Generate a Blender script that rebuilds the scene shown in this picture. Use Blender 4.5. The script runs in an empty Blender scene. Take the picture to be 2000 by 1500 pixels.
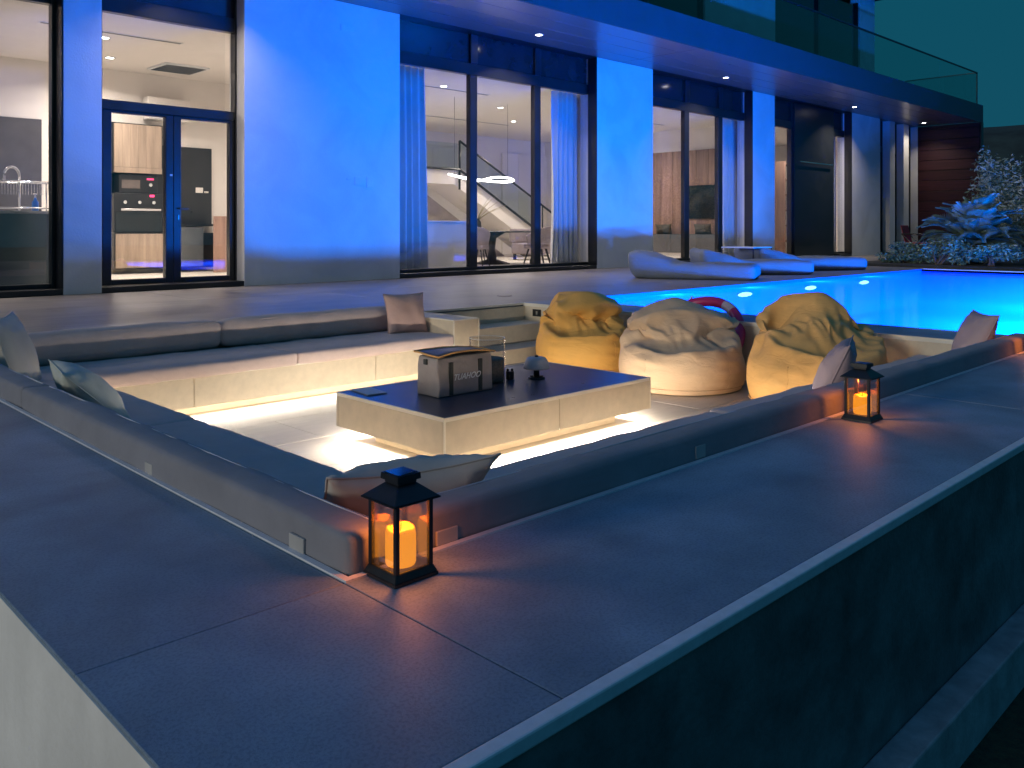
import bpy, bmesh, math, random
from mathutils import Vector, Matrix, Euler, noise
R = math.radians
S = bpy.context.scene
C = S.collection
random.seed(7)

# ------------------------------------------------------------------ camera
cam = bpy.data.cameras.new('camera')
cam.sensor_width = 36.0
cam.lens = 30.15
cam.shift_y = -0.151
cam.clip_start = 0.05
cam.clip_end = 600
cam_o = bpy.data.objects.new('camera', cam)
cam_o.location = (0, 0, 0.8)
cam_o.rotation_euler = (R(90), 0, R(-44.36))
C.objects.link(cam_o)
S.camera = cam_o

# ------------------------------------------------------------------ night sky
w = bpy.data.worlds.new('World')
S.world = w
w.use_nodes = True
wn = w.node_tree.nodes
wl = w.node_tree.links
bg = wn['Background']
sky = wn.new('ShaderNodeTexSky')
sky.sky_type = 'NISHITA'
sky.sun_disc = False
sky.sun_elevation = R(2)
sky.sun_rotation = R(-90)
mul = wn.new('ShaderNodeMix'); mul.data_type = 'RGBA'; mul.blend_type = 'MIX'
mul.inputs[0].default_value = 0.985
wl.new(sky.outputs[0], mul.inputs[6])
geo = wn.new('ShaderNodeTexCoord'); sep = wn.new('ShaderNodeSeparateXYZ')
wl.new(geo.outputs['Generated'], sep.inputs[0])
ramp = wn.new('ShaderNodeValToRGB'); ramp.color_ramp.interpolation = 'EASE'
ramp.color_ramp.elements[0].position = .22; ramp.color_ramp.elements[0].color = (.002, .068, .112, 1)
ramp.color_ramp.elements[1].position = 1.0; ramp.color_ramp.elements[1].color = (.022, .085, .23, 1)
wl.new(sep.outputs[2], ramp.inputs[0])
gain = wn.new('ShaderNodeVectorMath'); gain.operation = 'SCALE'; gain.inputs['Scale'].default_value = 10
wl.new(ramp.outputs[0], gain.inputs[0]); wl.new(gain.outputs[0], mul.inputs[7])
wl.new(mul.outputs[2], bg.inputs[0])
bg.inputs[1].default_value = 0.10

# faint low light out of the west (town glow / late dusk)
sun = bpy.data.lights.new('sun', 'SUN')
sun.energy = 0.85
sun.angle = R(14)
sun.color = (1.0, 0.95, 0.86)
sun_o = bpy.data.objects.new('sun', sun)
sun_o.rotation_euler = Vector((1.0, -0.10, -0.16)).to_track_quat('-Z', 'Y').to_euler()
C.objects.link(sun_o)

S.view_settings.view_transform = 'Standard'
S.view_settings.look = 'None'
S.view_settings.exposure = 0.12
S.view_settings.gamma = 1
S.cycles.use_denoising = True
S.cycles.max_bounces = 8
S.cycles.transparent_max_bounces = 16
S.cycles.sample_clamp_indirect = 6
S.cycles.caustics_reflective = False
S.cycles.caustics_refractive = False

# ------------------------------------------------------------------ materials
MATS = {}
def mat(name, col, rough=0.6, metal=0.0, var=0.15, nscale=(3, 3, 3), bump=0.0, bscale=60, spec=0.5, col2=None, coat=0, detail=5, sheen=0, stain=0, speck=0, crease=0, tone=0):
    if name in MATS: return MATS[name]
    m = bpy.data.materials.new(name); m.use_nodes = True
    n = m.node_tree.nodes; l = m.node_tree.links
    b = n['Principled BSDF']
    b.inputs['Roughness'].default_value = rough
    b.inputs['Metallic'].default_value = metal
    b.inputs['Specular IOR Level'].default_value = spec
    if coat: b.inputs['Coat Weight'].default_value = coat; b.inputs['Coat Roughness'].default_value = .12
    if sheen: b.inputs['Sheen Weight'].default_value = sheen
    tc = n.new('ShaderNodeTexCoord')
    mp = n.new('ShaderNodeMapping'); mp.inputs['Scale'].default_value = nscale
    l.new(tc.outputs['Object'], mp.inputs[0])
    nz = n.new('ShaderNodeTexNoise'); nz.inputs['Scale'].default_value = 1.0; nz.inputs['Detail'].default_value = detail
    nz.inputs['Roughness'].default_value = .62
    l.new(mp.outputs[0], nz.inputs[0])
    rp = n.new('ShaderNodeValToRGB')
    c2 = col2 or tuple(c * (1 - var) for c in col)
    c1 = col if col2 else tuple(min(1, c * (1 + var)) for c in col)
    rp.color_ramp.elements[0].position = .32; rp.color_ramp.elements[1].position = .68
    rp.color_ramp.elements[0].color = (*c2, 1); rp.color_ramp.elements[1].color = (*c1, 1)
    l.new(nz.outputs[0], rp.inputs[0]); colour = rp.outputs[0]
    def darken(src, scale, lo, hi, amt, dist=0):
        q = n.new('ShaderNodeTexNoise'); q.inputs['Scale'].default_value = scale; q.inputs['Detail'].default_value = 6; q.inputs['Distortion'].default_value = dist
        l.new(tc.outputs['Object'], q.inputs[0])
        mr_ = n.new('ShaderNodeMapRange'); mr_.inputs[1].default_value = lo; mr_.inputs[2].default_value = hi; mr_.inputs[3].default_value = 1 - amt; mr_.inputs[4].default_value = 1
        l.new(q.outputs[0], mr_.inputs[0])
        mm = n.new('ShaderNodeMix'); mm.data_type = 'RGBA'; mm.blend_type = 'MULTIPLY'; mm.inputs[0].default_value = 1
        l.new(src, mm.inputs[6]); l.new(mr_.outputs[0], mm.inputs[7])
        return mm.outputs[2]
    if stain: colour = darken(colour, .9, .38, .55, stain, 1.2)
    if speck: colour = darken(colour, 140, .40, .52, speck)
    if tone:
        oi = n.new('ShaderNodeObjectInfo'); mo = n.new('ShaderNodeMapRange'); mo.inputs[3].default_value = 1 - tone; mo.inputs[4].default_value = 1 + tone
        l.new(oi.outputs['Random'], mo.inputs[0])
        mq = n.new('ShaderNodeVectorMath'); mq.operation = 'SCALE'
        l.new(colour, mq.inputs[0]); l.new(mo.outputs[0], mq.inputs['Scale']); colour = mq.outputs[0]
    l.new(colour, b.inputs['Base Color'])
    mr = n.new('ShaderNodeMapRange'); mr.inputs[3].default_value = max(0.02, rough - .07); mr.inputs[4].default_value = min(1, rough + .07)
    l.new(nz.outputs[0], mr.inputs[0]); l.new(mr.outputs[0], b.inputs['Roughness'])
    if bump:
        n2 = n.new('ShaderNodeTexNoise'); n2.inputs['Scale'].default_value = bscale; n2.inputs['Detail'].default_value = 4
        l.new(tc.outputs['Object'], n2.inputs[0])
        bp = n.new('ShaderNodeBump'); bp.inputs['Strength'].default_value = bump; bp.inputs['Distance'].default_value = .01
        l.new(n2.outputs[0], bp.inputs['Height'])
        if crease:
            n3 = n.new('ShaderNodeTexNoise'); n3.inputs['Scale'].default_value = 5.5; n3.inputs['Detail'].default_value = 1.2; n3.inputs['Distortion'].default_value = 1.6
            mp3 = n.new('ShaderNodeMapping'); mp3.inputs['Scale'].default_value = (1, 1, 2.4)
            l.new(tc.outputs['Object'], mp3.inputs[0]); l.new(mp3.outputs[0], n3.inputs[0])
            b3 = n.new('ShaderNodeBump'); b3.inputs['Strength'].default_value = crease; b3.inputs['Distance'].default_value = .03
            l.new(n3.outputs[0], b3.inputs['Height']); l.new(b3.outputs[0], bp.inputs['Normal'])
        l.new(bp.outputs[0], b.inputs['Normal'])
    MATS[name] = m
    return m
def emit(name, col, strength):
    if name in MATS: return MATS[name]
    m = bpy.data.materials.new(name); m.use_nodes = True
    b = m.node_tree.nodes['Principled BSDF']
    b.inputs['Base Color'].default_value = (*col, 1)
    b.inputs['Emission Color'].default_value = (*col, 1)
    b.inputs['Emission Strength'].default_value = strength
    MATS[name] = m
    return m
def glass(name, tint=(1, 1, 1), ior=1.5, rough=0.0, boost=1.0, floor=0.0):
    if name in MATS: return MATS[name]
    m = bpy.data.materials.new(name); m.use_nodes = True
    n = m.node_tree.nodes; l = m.node_tree.links
    n.remove(n['Principled BSDF'])
    tr = n.new('ShaderNodeBsdfTransparent'); tr.inputs[0].default_value = (*tint, 1)
    gl = n.new('ShaderNodeBsdfGlossy'); gl.inputs['Roughness'].default_value = rough
    lw = n.new('ShaderNodeLayerWeight'); lw.inputs[0].default_value = .5      # facing = 1 - |cos|
    pw = n.new('ShaderNodeMath'); pw.operation = 'POWER'; pw.inputs[1].default_value = 5
    l.new(lw.outputs['Facing'], pw.inputs[0])
    r0 = ((ior - 1) / (ior + 1)) ** 2
    ma = n.new('ShaderNodeMath'); ma.operation = 'MULTIPLY_ADD'; ma.use_clamp = True
    ma.inputs[1].default_value = (1 - r0) * boost; ma.inputs[2].default_value = r0 * boost + floor
    l.new(pw.outputs[0], ma.inputs[0])
    mx = n.new('ShaderNodeMixShader')
    l.new(ma.outputs[0], mx.inputs[0]); l.new(tr.outputs[0], mx.inputs[1]); l.new(gl.outputs[0], mx.inputs[2])
    l.new(mx.outputs[0], n['Material Output'].inputs[0])
    MATS[name] = m
    return m

M_deckN = mat('wood_look_porcelain', (.23, .205, .195), .40, var=.30, nscale=(.5, 9, 9), bump=.06, bscale=35, stain=.2, tone=.10)
M_deck = mat('slate_blue_porcelain', (.29, .37, .46), .50, var=.16, nscale=(3.5, 3.5, 3.5), bump=.12, bscale=220, spec=.35, stain=.28, speck=.20, tone=.09)
M_joint = mat('joint_grout', (.17, .19, .21), .8)
M_stone = mat('sand_stone_cladding', (.62, .52, .38), .55, var=.07, nscale=(14, 14, 14), bump=.05, bscale=120, stain=.10, tone=.04)
M_stonefloor = mat('cream_stone_floor', (.46, .41, .35), .5, var=.1, nscale=(2, 14, 14), bump=.05, bscale=60, stain=.15, tone=.06)
M_trim = mat('pale_edge_trim', (.72, .66, .55), .35, var=.05)
M_steel = mat('brushed_edge', (.78, .79, .81), .4, metal=.1, var=.08, nscale=(30, 30, 30))
M_cush = mat('charcoal_canvas', (.26, .25, .265), .85, var=.1, nscale=(5, 5, 5), bump=.25, bscale=420, sheen=.1, crease=.12)
M_cushN = mat('lit_tint_taupe_canvas', (.55, .44, .40), .85, var=.1, nscale=(5, 5, 5), bump=.25, bscale=420, sheen=.1, crease=.12)  # house side backs lightened in colour to stand for strip light
M_seat = mat('slate_canvas', (.60, .47, .43), .85, var=.08, nscale=(5, 5, 5), bump=.25, bscale=420, sheen=.1, crease=.12)
M_piping = mat('pale_piping', (.55, .55, .56), .7)
M_tag = mat('fabric_tag', (.45, .43, .40), .8)
M_tabletop = mat('slate_ceramic', (.028, .045, .075), .30, var=.25, nscale=(4, 4, 4), spec=.5)
M_white = mat('white_render', (.74, .74, .74), .75, var=.05, nscale=(1.2, 1.2, 1.2), bump=.25, bscale=45, stain=.10)
M_wallW = mat('weathered_white_render', (.84, .82, .78), .8, var=.08, nscale=(6, 6, 2.5), bump=.2, bscale=45, stain=.15)
M_darkwall = mat('dark_slate_cladding', (.15, .19, .19), .6, var=.35, nscale=(7, 7, 7), bump=.25, bscale=50, stain=.3)
M_kerb = mat('concrete_kerb', (.34, .36, .36), .8, var=.3, nscale=(8, 8, 8), bump=.2, bscale=60)
M_frame = mat('anthracite_frame', (.016, .018, .022), .32, var=.2, spec=.5)
M_spandrel = mat('dark_glazed_spandrel', (.02, .022, .026), .12, var=.2, spec=.6)
M_soffit = mat('dark_metal_soffit', (.19, .19, .20), .30, metal=.35, var=.1, nscale=(.6, 14, 14))
M_fascia = mat('charcoal_fascia', (.075, .075, .08), .5, var=.08)
M_red = mat('red_timber_cladding', (.050, .012, .017), .55, var=.35, nscale=(3, .8, 22), tone=.2)
M_blackmetal = mat('black_painted_metal', (.014, .015, .018), .38, var=.3, nscale=(30, 30, 30))
M_wood = mat('walnut_veneer', (.34, .21, .16), .5, col2=(.19, .11, .085), nscale=(9, 9, .7), tone=.14)
M_oak = mat('grey_oak_veneer', (.42, .32, .24), .5, col2=(.22, .16, .12), nscale=(8, 8, .6), tone=.12)
M_room = mat('warm_white_paint', (.82, .77, .72), .8, var=.03)
M_roomfloor = mat('room_stone_floor', (.72, .67, .60), .35, var=.1)
M_black = mat('satin_black', (.012, .012, .014), .3, var=.2)
M_chrome = mat('polished_steel', (.8, .8, .82), .15, metal=1, var=.05)
M_greyfab = mat('mauve_grey_upholstery', (.30, .25, .26), .8, var=.08, bump=.1, bscale=200)
M_curtain = mat('sheer_white_curtain', (.72, .73, .76), .9, var=.05)
M_tv = mat('television_glass', (.008, .012, .014), .08, var=.1)
M_pool = mat('pool_mosaic', (.03, .19, .80), .35, var=.12, nscale=(12, 12, 12))
M_grass = mat('dark_lawn', (.02, .035, .015), .9, var=.5, nscale=(30, 30, 30), bump=.6, bscale=80)
M_soil = mat('planting_soil', (.03, .03, .025), .95, var=.4, nscale=(12, 12, 12), bump=.5, bscale=40)
M_hill = mat('night_wooded_ridge', (.02, .035, .03), .95, var=.6, nscale=(.25, .25, .25))
M_pane = glass('window_glass', (.94, .955, .965), 1.5, 0, .75, .065)
M_balglass = glass('balcony_glass', (.74, .88, .87), 1.5, 0, .7, .03)
M_lampglass = glass('lantern_glass', (.96, .95, .95), 1.5, .01, .8, .30)
M_vase = glass('clear_vase_glass', (.95, .94, .92), 1.5, .02, .7, .03)

# water: clear with ripples, reflective at grazing angles
m = glass('pool_water_surface', (.5, .80, 1.0), 1.33, .05, .28, 0)
n = m.node_tree.nodes; l = m.node_tree.links
nz = n.new('ShaderNodeTexNoise'); nz.inputs['Scale'].default_value = 5; nz.inputs['Detail'].default_value = 3
bp = n.new('ShaderNodeBump'); bp.inputs['Strength'].default_value = .18; bp.inputs['Distance'].default_value = .02
tcn = n.new('ShaderNodeTexCoord'); l.new(tcn.outputs['Object'], nz.inputs[0]); l.new(nz.outputs[0], bp.inputs['Height'])
for nd in n:
    if nd.type in ('BSDF_GLOSSY', 'LAYER_WEIGHT'): l.new(bp.outputs[0], nd.inputs['Normal'])
tl = n.new('ShaderNodeBsdfTranslucent'); tl.inputs[0].default_value = (.15, .33, .95, 1)
mt = n.new('ShaderNodeMixShader'); mt.inputs[0].default_value = .58
mxn = [q for q in n if q.type == 'MIX_SHADER' and q != mt][0]
trn = [q for q in n if q.type == 'BSDF_TRANSPARENT'][0]
l.new(trn.outputs[0], mt.inputs[1]); l.new(tl.outputs[0], mt.inputs[2]); l.new(mt.outputs[0], mxn.inputs[1])
M_water = m

# ------------------------------------------------------------------ builders
def link(o, parent=None):
    C.objects.link(o)
    if parent is not None:
        o.parent = parent
        o.matrix_parent_inverse = Matrix.LocRotScale(parent.location, parent.rotation_euler, None).inverted() if parent.parent is None else Matrix.Identity(4)
    return o
def tag(o, label=None, cat=None, group=None, kind=None):
    if label: o['label'] = label
    if cat: o['category'] = cat
    if group: o['group'] = group
    if kind: o['kind'] = kind
    return o
def thing(name, label, cat, loc=(0, 0, 0), group=None, rz=0):
    o = bpy.data.objects.new(name, None); o.location = loc; o.rotation_euler = (0, 0, rz); o.empty_display_size = .1
    C.objects.link(o)
    return tag(o, label, cat, group)
def bmobj(name, bm, m, parent=None, smooth=False):
    me = bpy.data.meshes.new(name)
    bmesh.ops.recalc_face_normals(bm, faces=bm.faces)
    bm.to_mesh(me); bm.free()
    me.materials.append(m)
    if smooth:
        for p in me.polygons: p.use_smooth = True
    return link(bpy.data.objects.new(name, me), parent)
def add_box(bm, x0, x1, y0, y1, z0, z1, bev=0, seg=2, M=None):
    r = bmesh.ops.create_cube(bm, size=1)
    vs = r['verts']
    for v in vs:
        v.co = Vector(((x0 + x1) / 2 + v.co.x * (x1 - x0), (y0 + y1) / 2 + v.co.y * (y1 - y0), (z0 + z1) / 2 + v.co.z * (z1 - z0)))
    es = list({e for v in vs for e in v.link_edges})
    if bev:
        g = bmesh.ops.bevel(bm, geom=es, offset=bev, segments=seg, profile=.5, affect='EDGES')
        vs = list({v for f in g['faces'] for v in f.verts} | {v for v in vs if v.is_valid})
    if M is not None:
        for v in vs: v.co = M @ v.co
    return vs
def box(name, x0, x1, y0, y1, z0, z1, m, parent=None, bev=0, seg=2):
    bm = bmesh.new(); add_box(bm, x0, x1, y0, y1, z0, z1, bev, seg)
    return bmobj(name, bm, m, parent)
def add_tube(bm, pts, r, n=8, cap=True, closed=False):
    pts = [Vector(p) for p in pts]
    rings = []
    N = len(pts)
    rr = r if isinstance(r, (list, tuple)) else [r] * N
    for i, p in enumerate(pts):
        if closed: d = pts[(i + 1) % N] - pts[i - 1]
        else: d = pts[min(i + 1, N - 1)] - pts[max(i - 1, 0)]
        d.normalize()
        a = d.orthogonal() if abs(d.z) > .98 else d.cross(Vector((0, 0, 1)))
        a.normalize(); b = d.cross(a)
        rings.append([bm.verts.new(p + (a * math.cos(2 * math.pi * k / n) + b * math.sin(2 * math.pi * k / n)) * rr[i]) for k in range(n)])
    for i in range(N if closed else N - 1):
        A = rings[i]; B = rings[(i + 1) % N]
        for k in range(n):
            try: bm.faces.new((A[k], A[(k + 1) % n], B[(k + 1) % n], B[k]))
            except ValueError: pass
    if cap and not closed:
        bm.faces.new(rings[0]); bm.faces.new(rings[-1])
def tube(name, pts, r, m, parent=None, n=8, closed=False, smooth=True):
    bm = bmesh.new(); add_tube(bm, pts, r, n, True, closed)
    return bmobj(name, bm, m, parent, smooth)
def lathe(name, prof, c, m, parent=None, n=32, smooth=True, cap=True):
    bm = bmesh.new(); rings = []
    for r, z in prof:
        rings.append([bm.verts.new((c[0] + max(r, 1e-4) * math.cos(2 * math.pi * k / n), c[1] + max(r, 1e-4) * math.sin(2 * math.pi * k / n), c[2] + z)) for k in range(n)])
    for A, B in zip(rings, rings[1:]):
        for k in range(n): bm.faces.new((A[k], A[(k + 1) % n], B[(k + 1) % n], B[k]))
    if cap: bm.faces.new(rings[0]); bm.faces.new(rings[-1])
    return bmobj(name, bm, m, parent, smooth)
def rounded(name, x0, x1, y0, y1, z0, z1, r, m, parent=None, puff=.01, seed=0, wr=.0065):
    """upholstered block: rounded edges, slightly puffed faces, faint wrinkles"""
    L = (x1 - x0, y1 - y0, z1 - z0)
    def ticks(s):
        k = max(3, min(40, int(s / .07)))
        t = [0, .25 * r, .6 * r, r]
        t += [r + (s - 2 * r) * i / k for i in range(1, k)]
        return t + [s - r, s - .6 * r, s - .25 * r, s]
    bm = bmesh.new(); T = [ticks(s) for s in L]
    for ax in range(3):
        a, b = [(1, 2), (2, 0), (0, 1)][ax]
        for side in (0, L[ax]):
            g = {}
            for i, p in enumerate(T[a]):
                for j, q in enumerate(T[b]):
                    co = [0, 0, 0]; co[ax] = side; co[a] = p; co[b] = q
                    g[i, j] = bm.verts.new(co)
            for i in range(len(T[a]) - 1):
                for j in range(len(T[b]) - 1):
                    bm.faces.new((g[i, j], g[i + 1, j], g[i + 1, j + 1], g[i, j + 1]))
    bmesh.ops.remove_doubles(bm, verts=bm.verts, dist=1e-5)
    for v in bm.verts:
        c = Vector([min(max(v.co[k], r), L[k] - r) for k in range(3)])
        d = v.co - c
        if d.length > 1e-9: v.co = c + d.normalized() * r
        u = [v.co[k] / L[k] * 2 - 1 for k in range(3)]
        nr = d.normalized() if d.length > 1e-9 else Vector((0, 0, 0))
        f = [max(0, 1 - u[k] ** 4) for k in range(3)]
        for k in range(3):
            o = [q for q in range(3) if q != k]
            v.co[k] += (1 if u[k] > 0 else -1) * puff * f[o[0]] * f[o[1]] * abs(u[k]) ** 3
        nn = noise.noise(Vector((v.co.x * 5 + seed * 9.1, v.co.y * 5, v.co.z * 7))) + .5 * noise.noise(Vector((v.co.x * 14, v.co.y * 14 + seed, v.co.z * 14)))
        v.co += nr * nn * wr
        v.co += Vector((x0, y0, z0))
    return bmobj(name, bm, m, parent, True)
def pillow(name, w_, h_, t_, loc, rot, m, label, seed=0, N=26, sag=0):
    bm = bmesh.new()
    for side in (1, -1):
        g = {}
        for i in range(N + 1):
            for j in range(N + 1):
                u = i / N * 2 - 1; v = j / N * 2 - 1
                u = math.copysign(abs(u) ** .85, u); v = math.copysign(abs(v) ** .85, v)
                x = w_ / 2 * u * (1 - .09 * (1 - v * v)); y = h_ / 2 * v * (1 - .09 * (1 - u * u))
                th = t_ / 2 * ((1 - abs(u) ** 2.4) * (1 - abs(v) ** 2.4)) ** .55
                e = max(abs(u), abs(v))
                th *= 1 + .22 * noise.noise(Vector((u * 2 + seed, v * 2, side * .5)))
                wr = .10 * t_ * (e ** 2) * (1 - e ** 8) * noise.noise(Vector((u * 7 + seed * 3, v * 7, side * 2)))
                y2 = y - sag * (1 - u * u) * max(0, v)
                g[i, j] = bm.verts.new((x, y2, side * (th + wr)))
        for i in range(N):
            for j in range(N):
                bm.faces.new((g[i, j], g[i + 1, j], g[i + 1, j + 1], g[i, j + 1]))
    bmesh.ops.remove_doubles(bm, verts=bm.verts, dist=1e-4)
    o = bmobj(name, bm, m, None, True)
    o.location = loc; o.rotation_euler = rot
    tag(o, label, 'pillow', 'scatter pillows on the sunken sofa')
    # seam piping round the rim
    pts = []
    for k in range(4):
        for i in range(N):
            s = i / N * 2 - 1
            u, v = [(s, -1), (1, s), (-s, 1), (-1, -s)][k]
            y = h_ / 2 * v * (1 - .09 * (1 - u * u))
            pts.append((w_ / 2 * u * (1 - .09 * (1 - v * v)), y - sag * (1 - u * u) * max(0, v), 0))
    bm = bmesh.new(); add_tube(bm, pts, .004, 6, False, True)
    p = bmobj('piping', bm, m, None, True)
    p.parent = o
    return o
def area(name, loc, direc, sx, sy, power, col, parent=None, shape='RECTANGLE', spread=180, rollx=None):
    L = bpy.data.lights.new(name, 'AREA'); L.shape = shape; L.size = sx
    if shape in ('RECTANGLE', 'ELLIPSE'): L.size_y = sy
    L.energy = power; L.color = col; L.spread = R(spread)
    o = bpy.data.objects.new(name, L)
    q = Vector(direc).normalized()
    if rollx is not None:      # local X along rollx
        zx = -q; xx = Vector(rollx).normalized(); yy = zx.cross(xx)
        o.rotation_euler = Matrix((xx, yy, zx)).transposed().to_euler()
    else: o.rotation_euler = q.to_track_quat('-Z', 'Y').to_euler()
    o.location = loc
    return link(o, parent)

# ------------------------------------------------------------------ ground, deck and pit shell
BLUE = (0.0, .225, 1.0)
WARM = (1.0, .90, .76)

tag(box('lawn', -60, 300, -60, 300, -.95, -.76, M_grass), kind='structure')
bm = bmesh.new(); g = {}
NX, NY = 60, 10
for i in range(NX + 1):
    for j in range(NY + 1):
        a = R(-8 + i * 1.6); d = 95 + j * 9
        hgt = (14.6 + 2.2 * noise.noise(Vector((i * .11, 0, 3))) + 1.1 * noise.noise(Vector((i * .9, j * .4, 1)))) * math.sin(min(1, j / 3) * math.pi / 2)
        g[i, j] = bm.verts.new((d * math.cos(a), d * math.sin(a), hgt - .9))
for i in range(NX):
    for j in range(NY): bm.faces.new((g[i, j], g[i + 1, j], g[i + 1, j + 1], g[i, j + 1]))
tag(bmobj('hill', bm, M_hill, None, True), kind='structure')

deck = bpy.data.objects.new('deck', None); C.objects.link(deck); tag(deck, kind='structure')
PX0, PX1, PY0, PY1 = 1.107, 6.62, 1.67, 6.58        # sunken lounge opening
QX0, QX1, QY0, QY1 = 7.2, 18.15, 1.35, 6.65          # pool opening
def slab(x0, x1, y0, y1):
    box('slab', x0, x1, y0, y1, -.12, -.008, M_joint, deck)
slab(.551, 32, .986, QY0 - .001)
slab(.551, PX0, QY0, 11.6); slab(PX0 + .001, PX1 - .001, QY0, PY0 - .006)
slab(PX0 + .001, 32, QY1 + .001, 11.6); slab(PX1 + .01, QX0 - .001, QY0, QY1); slab(QX1, 32, QY0, QY1)
G = .0014
def tiles(x0, x1, y0, y1, xs, ys, m):
    xs = [x0] + [x for x in xs if x0 + .05 < x < x1 - .05] + [x1]
    ys = [y0] + [y for y in ys if y0 + .05 < y < y1 - .05] + [y1]
    for a, b in zip(xs, xs[1:]):
        for c, d in zip(ys, ys[1:]):
            dz = random.uniform(-.0008, .0008)
            box('tile', a + G, b - G, c + G, d - G, -.0078, dz, m, deck, .0015, 1)
XS = [1.085 + 3.2 * k for k in range(11)]
tiles(.5145, 1.085, .985, 1.652, [], [], M_deck)
tiles(1.085, PX1 + .04, .985, PY0 - .006, [4.285], [], M_deck)
tiles(PX1 + .04, 32, .985, QY0, XS[3:], [], M_deck)
tiles(.5145, 1.085, 1.652, 11.25, [], [4.85, 8.05], M_deck)
tiles(PX1 + .012, QX0 - .03, PY0 - .006, QY1, [], [2.9, 4.8], M_deck)
tiles(1.085, 32, 6.60, 7.765, XS, [], M_deckN)
tiles(1.085, 32, 7.765, 9.45, [x + 1.6 for x in XS], [], M_deckN)
tiles(1.085, 32, 9.45, 11.25, XS, [], M_deckN)
tiles(QX1 + .122, 32, QY0, 6.60, XS, [3.2, 5], M_deckN)
# pale metal edge of the deck along the drop
box('edge_trim', .515, 32, .952, .984, -.026, .002, M_steel, deck, .004)
# trim around the lounge opening
box('edge_trim', 1.088, PX0 - .001, PY0 - .02, PY1 + .02, -.02, .004, M_steel, deck)
box('edge_trim', PX0, PX1 + .02, PY0 - .02, PY0 - .001, -.02, .004, M_steel, deck)
box('edge_trim', PX1 - .014, PX1 + .011, PY0, PY1, -.03, .003, M_trim, deck)
box('edge_trim', PX0, PX1 - .016, PY1 + .001, PY1 + .018, -.02, .003, M_trim, deck)

wl_ = box('retaining_wall', .553, 32, .960, .984, -.95, -.0265, M_darkwall)
tag(wl_, 'dark slate clad wall dropping from the deck edge to the lawn', 'wall')
wl_ = box('retaining_wall', .513, .55, .99, 12, -.95, -.0085, M_wallW)
tag(wl_, 'weathered white rendered wall face at the lower left corner', 'wall')
k_ = box('kerb', .7, 32, .87, .959, -.95, -.60, M_kerb, None, .006); tag(k_, kind='structure')

# sunken lounge shell: walls, floor tiles
FZ = -.5
for nme, a, lab in (('pit_wall', (PX0 - .02, PX0, PY0, PY1), 'stone side wall of the sunken lounge behind the near left sofa'),
                    ('pit_wall', (PX0, PX1, PY0 - .005, PY0 + .015), 'stone side wall of the sunken lounge along the lantern side'),
                    ('pit_wall', (PX0, PX1, PY1 - .02, PY1), 'stone side wall of the sunken lounge nearest the house'),
                    ('pit_wall', (PX1 - .015, PX1 + .010, PY0 + .016, PY1 - .021), 'sand stone side wall of the sunken lounge along the pool')):
    tag(box(nme, *a, -.74, -.031, M_stone), lab, 'wall')
pf = bpy.data.objects.new('pit_floor', None); C.objects.link(pf); tag(pf, kind='structure')
box('slab', PX0, PX1, PY0, PY1, -.7, FZ - .008, M_joint, pf)
y = PY0
yk = 0
while y < PY1 - .01:
    y2 = min(PY1, y + .6)
    x = PX0 - (.6 if yk % 2 else 0)
    while x < PX1 - .01:
        box('tile', max(PX0, x) + .0015, min(PX1, x + 1.2) - .0015, y + .0015, y2 - .0015, FZ - .0078, FZ + random.uniform(-.0006, .0006), M_stonefloor, pf, .0012, 1)
        x += 1.2
    y = y2; yk += 1

# steps down into the lounge
st = thing('stone_steps', 'two stone steps leading down into the sunken lounge', 'steps', (5.9, 6.2, FZ))
box('step', 5.205, PX1 - .017, 6.24, PY1 - .021, FZ, -.18, M_stone, st, .004)
box('step', 5.205, PX1 - .017, 5.92, 6.238, FZ, -.36, M_stone, st, .004)
sk = thing('wall_socket', 'small dark recessed socket in the pool side wall near the steps', 'socket', (6.60, 6.36, -.09))
box('plate', 6.595, 6.604, 6.31, 6.43, -.13, -.055, M_black, sk, .002)
box('switch', 6.590, 6.594, 6.352, 6.376, -.115, -.075, M_chrome, sk)

# ------------------------------------------------------------------ pool
pb = thing('pool_basin', 'blue mosaic lined swimming pool basin beside the lounge', 'pool', (12.6, 4, -.72))
box('floor', QX0, QX1, QY0, QY1, -.75, -.72, M_pool, pb)
box('side', QX0 - .03, QX0, QY0, QY1, -.75, -.012, M_pool, pb)
box('side', QX1, QX1 + .03, QY0, QY1, -.75, -.012, M_pool, pb)
box('side', QX0 - .03, QX1 + .03, QY1, QY1 + .03, -.75, -.012, M_pool, pb)
box('side', QX0 - .03, QX1 + .03, QY0 - .03, QY0, -.75, -.012, M_pool, pb)
bm = bmesh.new()
vs = [bm.verts.new(p) for p in ((QX0, QY0, -.05), (QX1, QY0, -.05), (QX1, QY1, -.05), (QX0, QY1, -.05))]; bm.faces.new(vs)
tag(bmobj('water', bm, M_water), kind='structure')
box('coping', QX0 - .03, QX0 + .01, QY0, QY1, -.012, .003, M_deck, pb, .003)
box('coping', QX1 - .01, QX1 + .12, QY0, QY1, -.012, .003, M_stone, pb, .003)
LAMPM = emit('pool_lamp_lens', (.55, .85, 1.0), 6)
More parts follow.
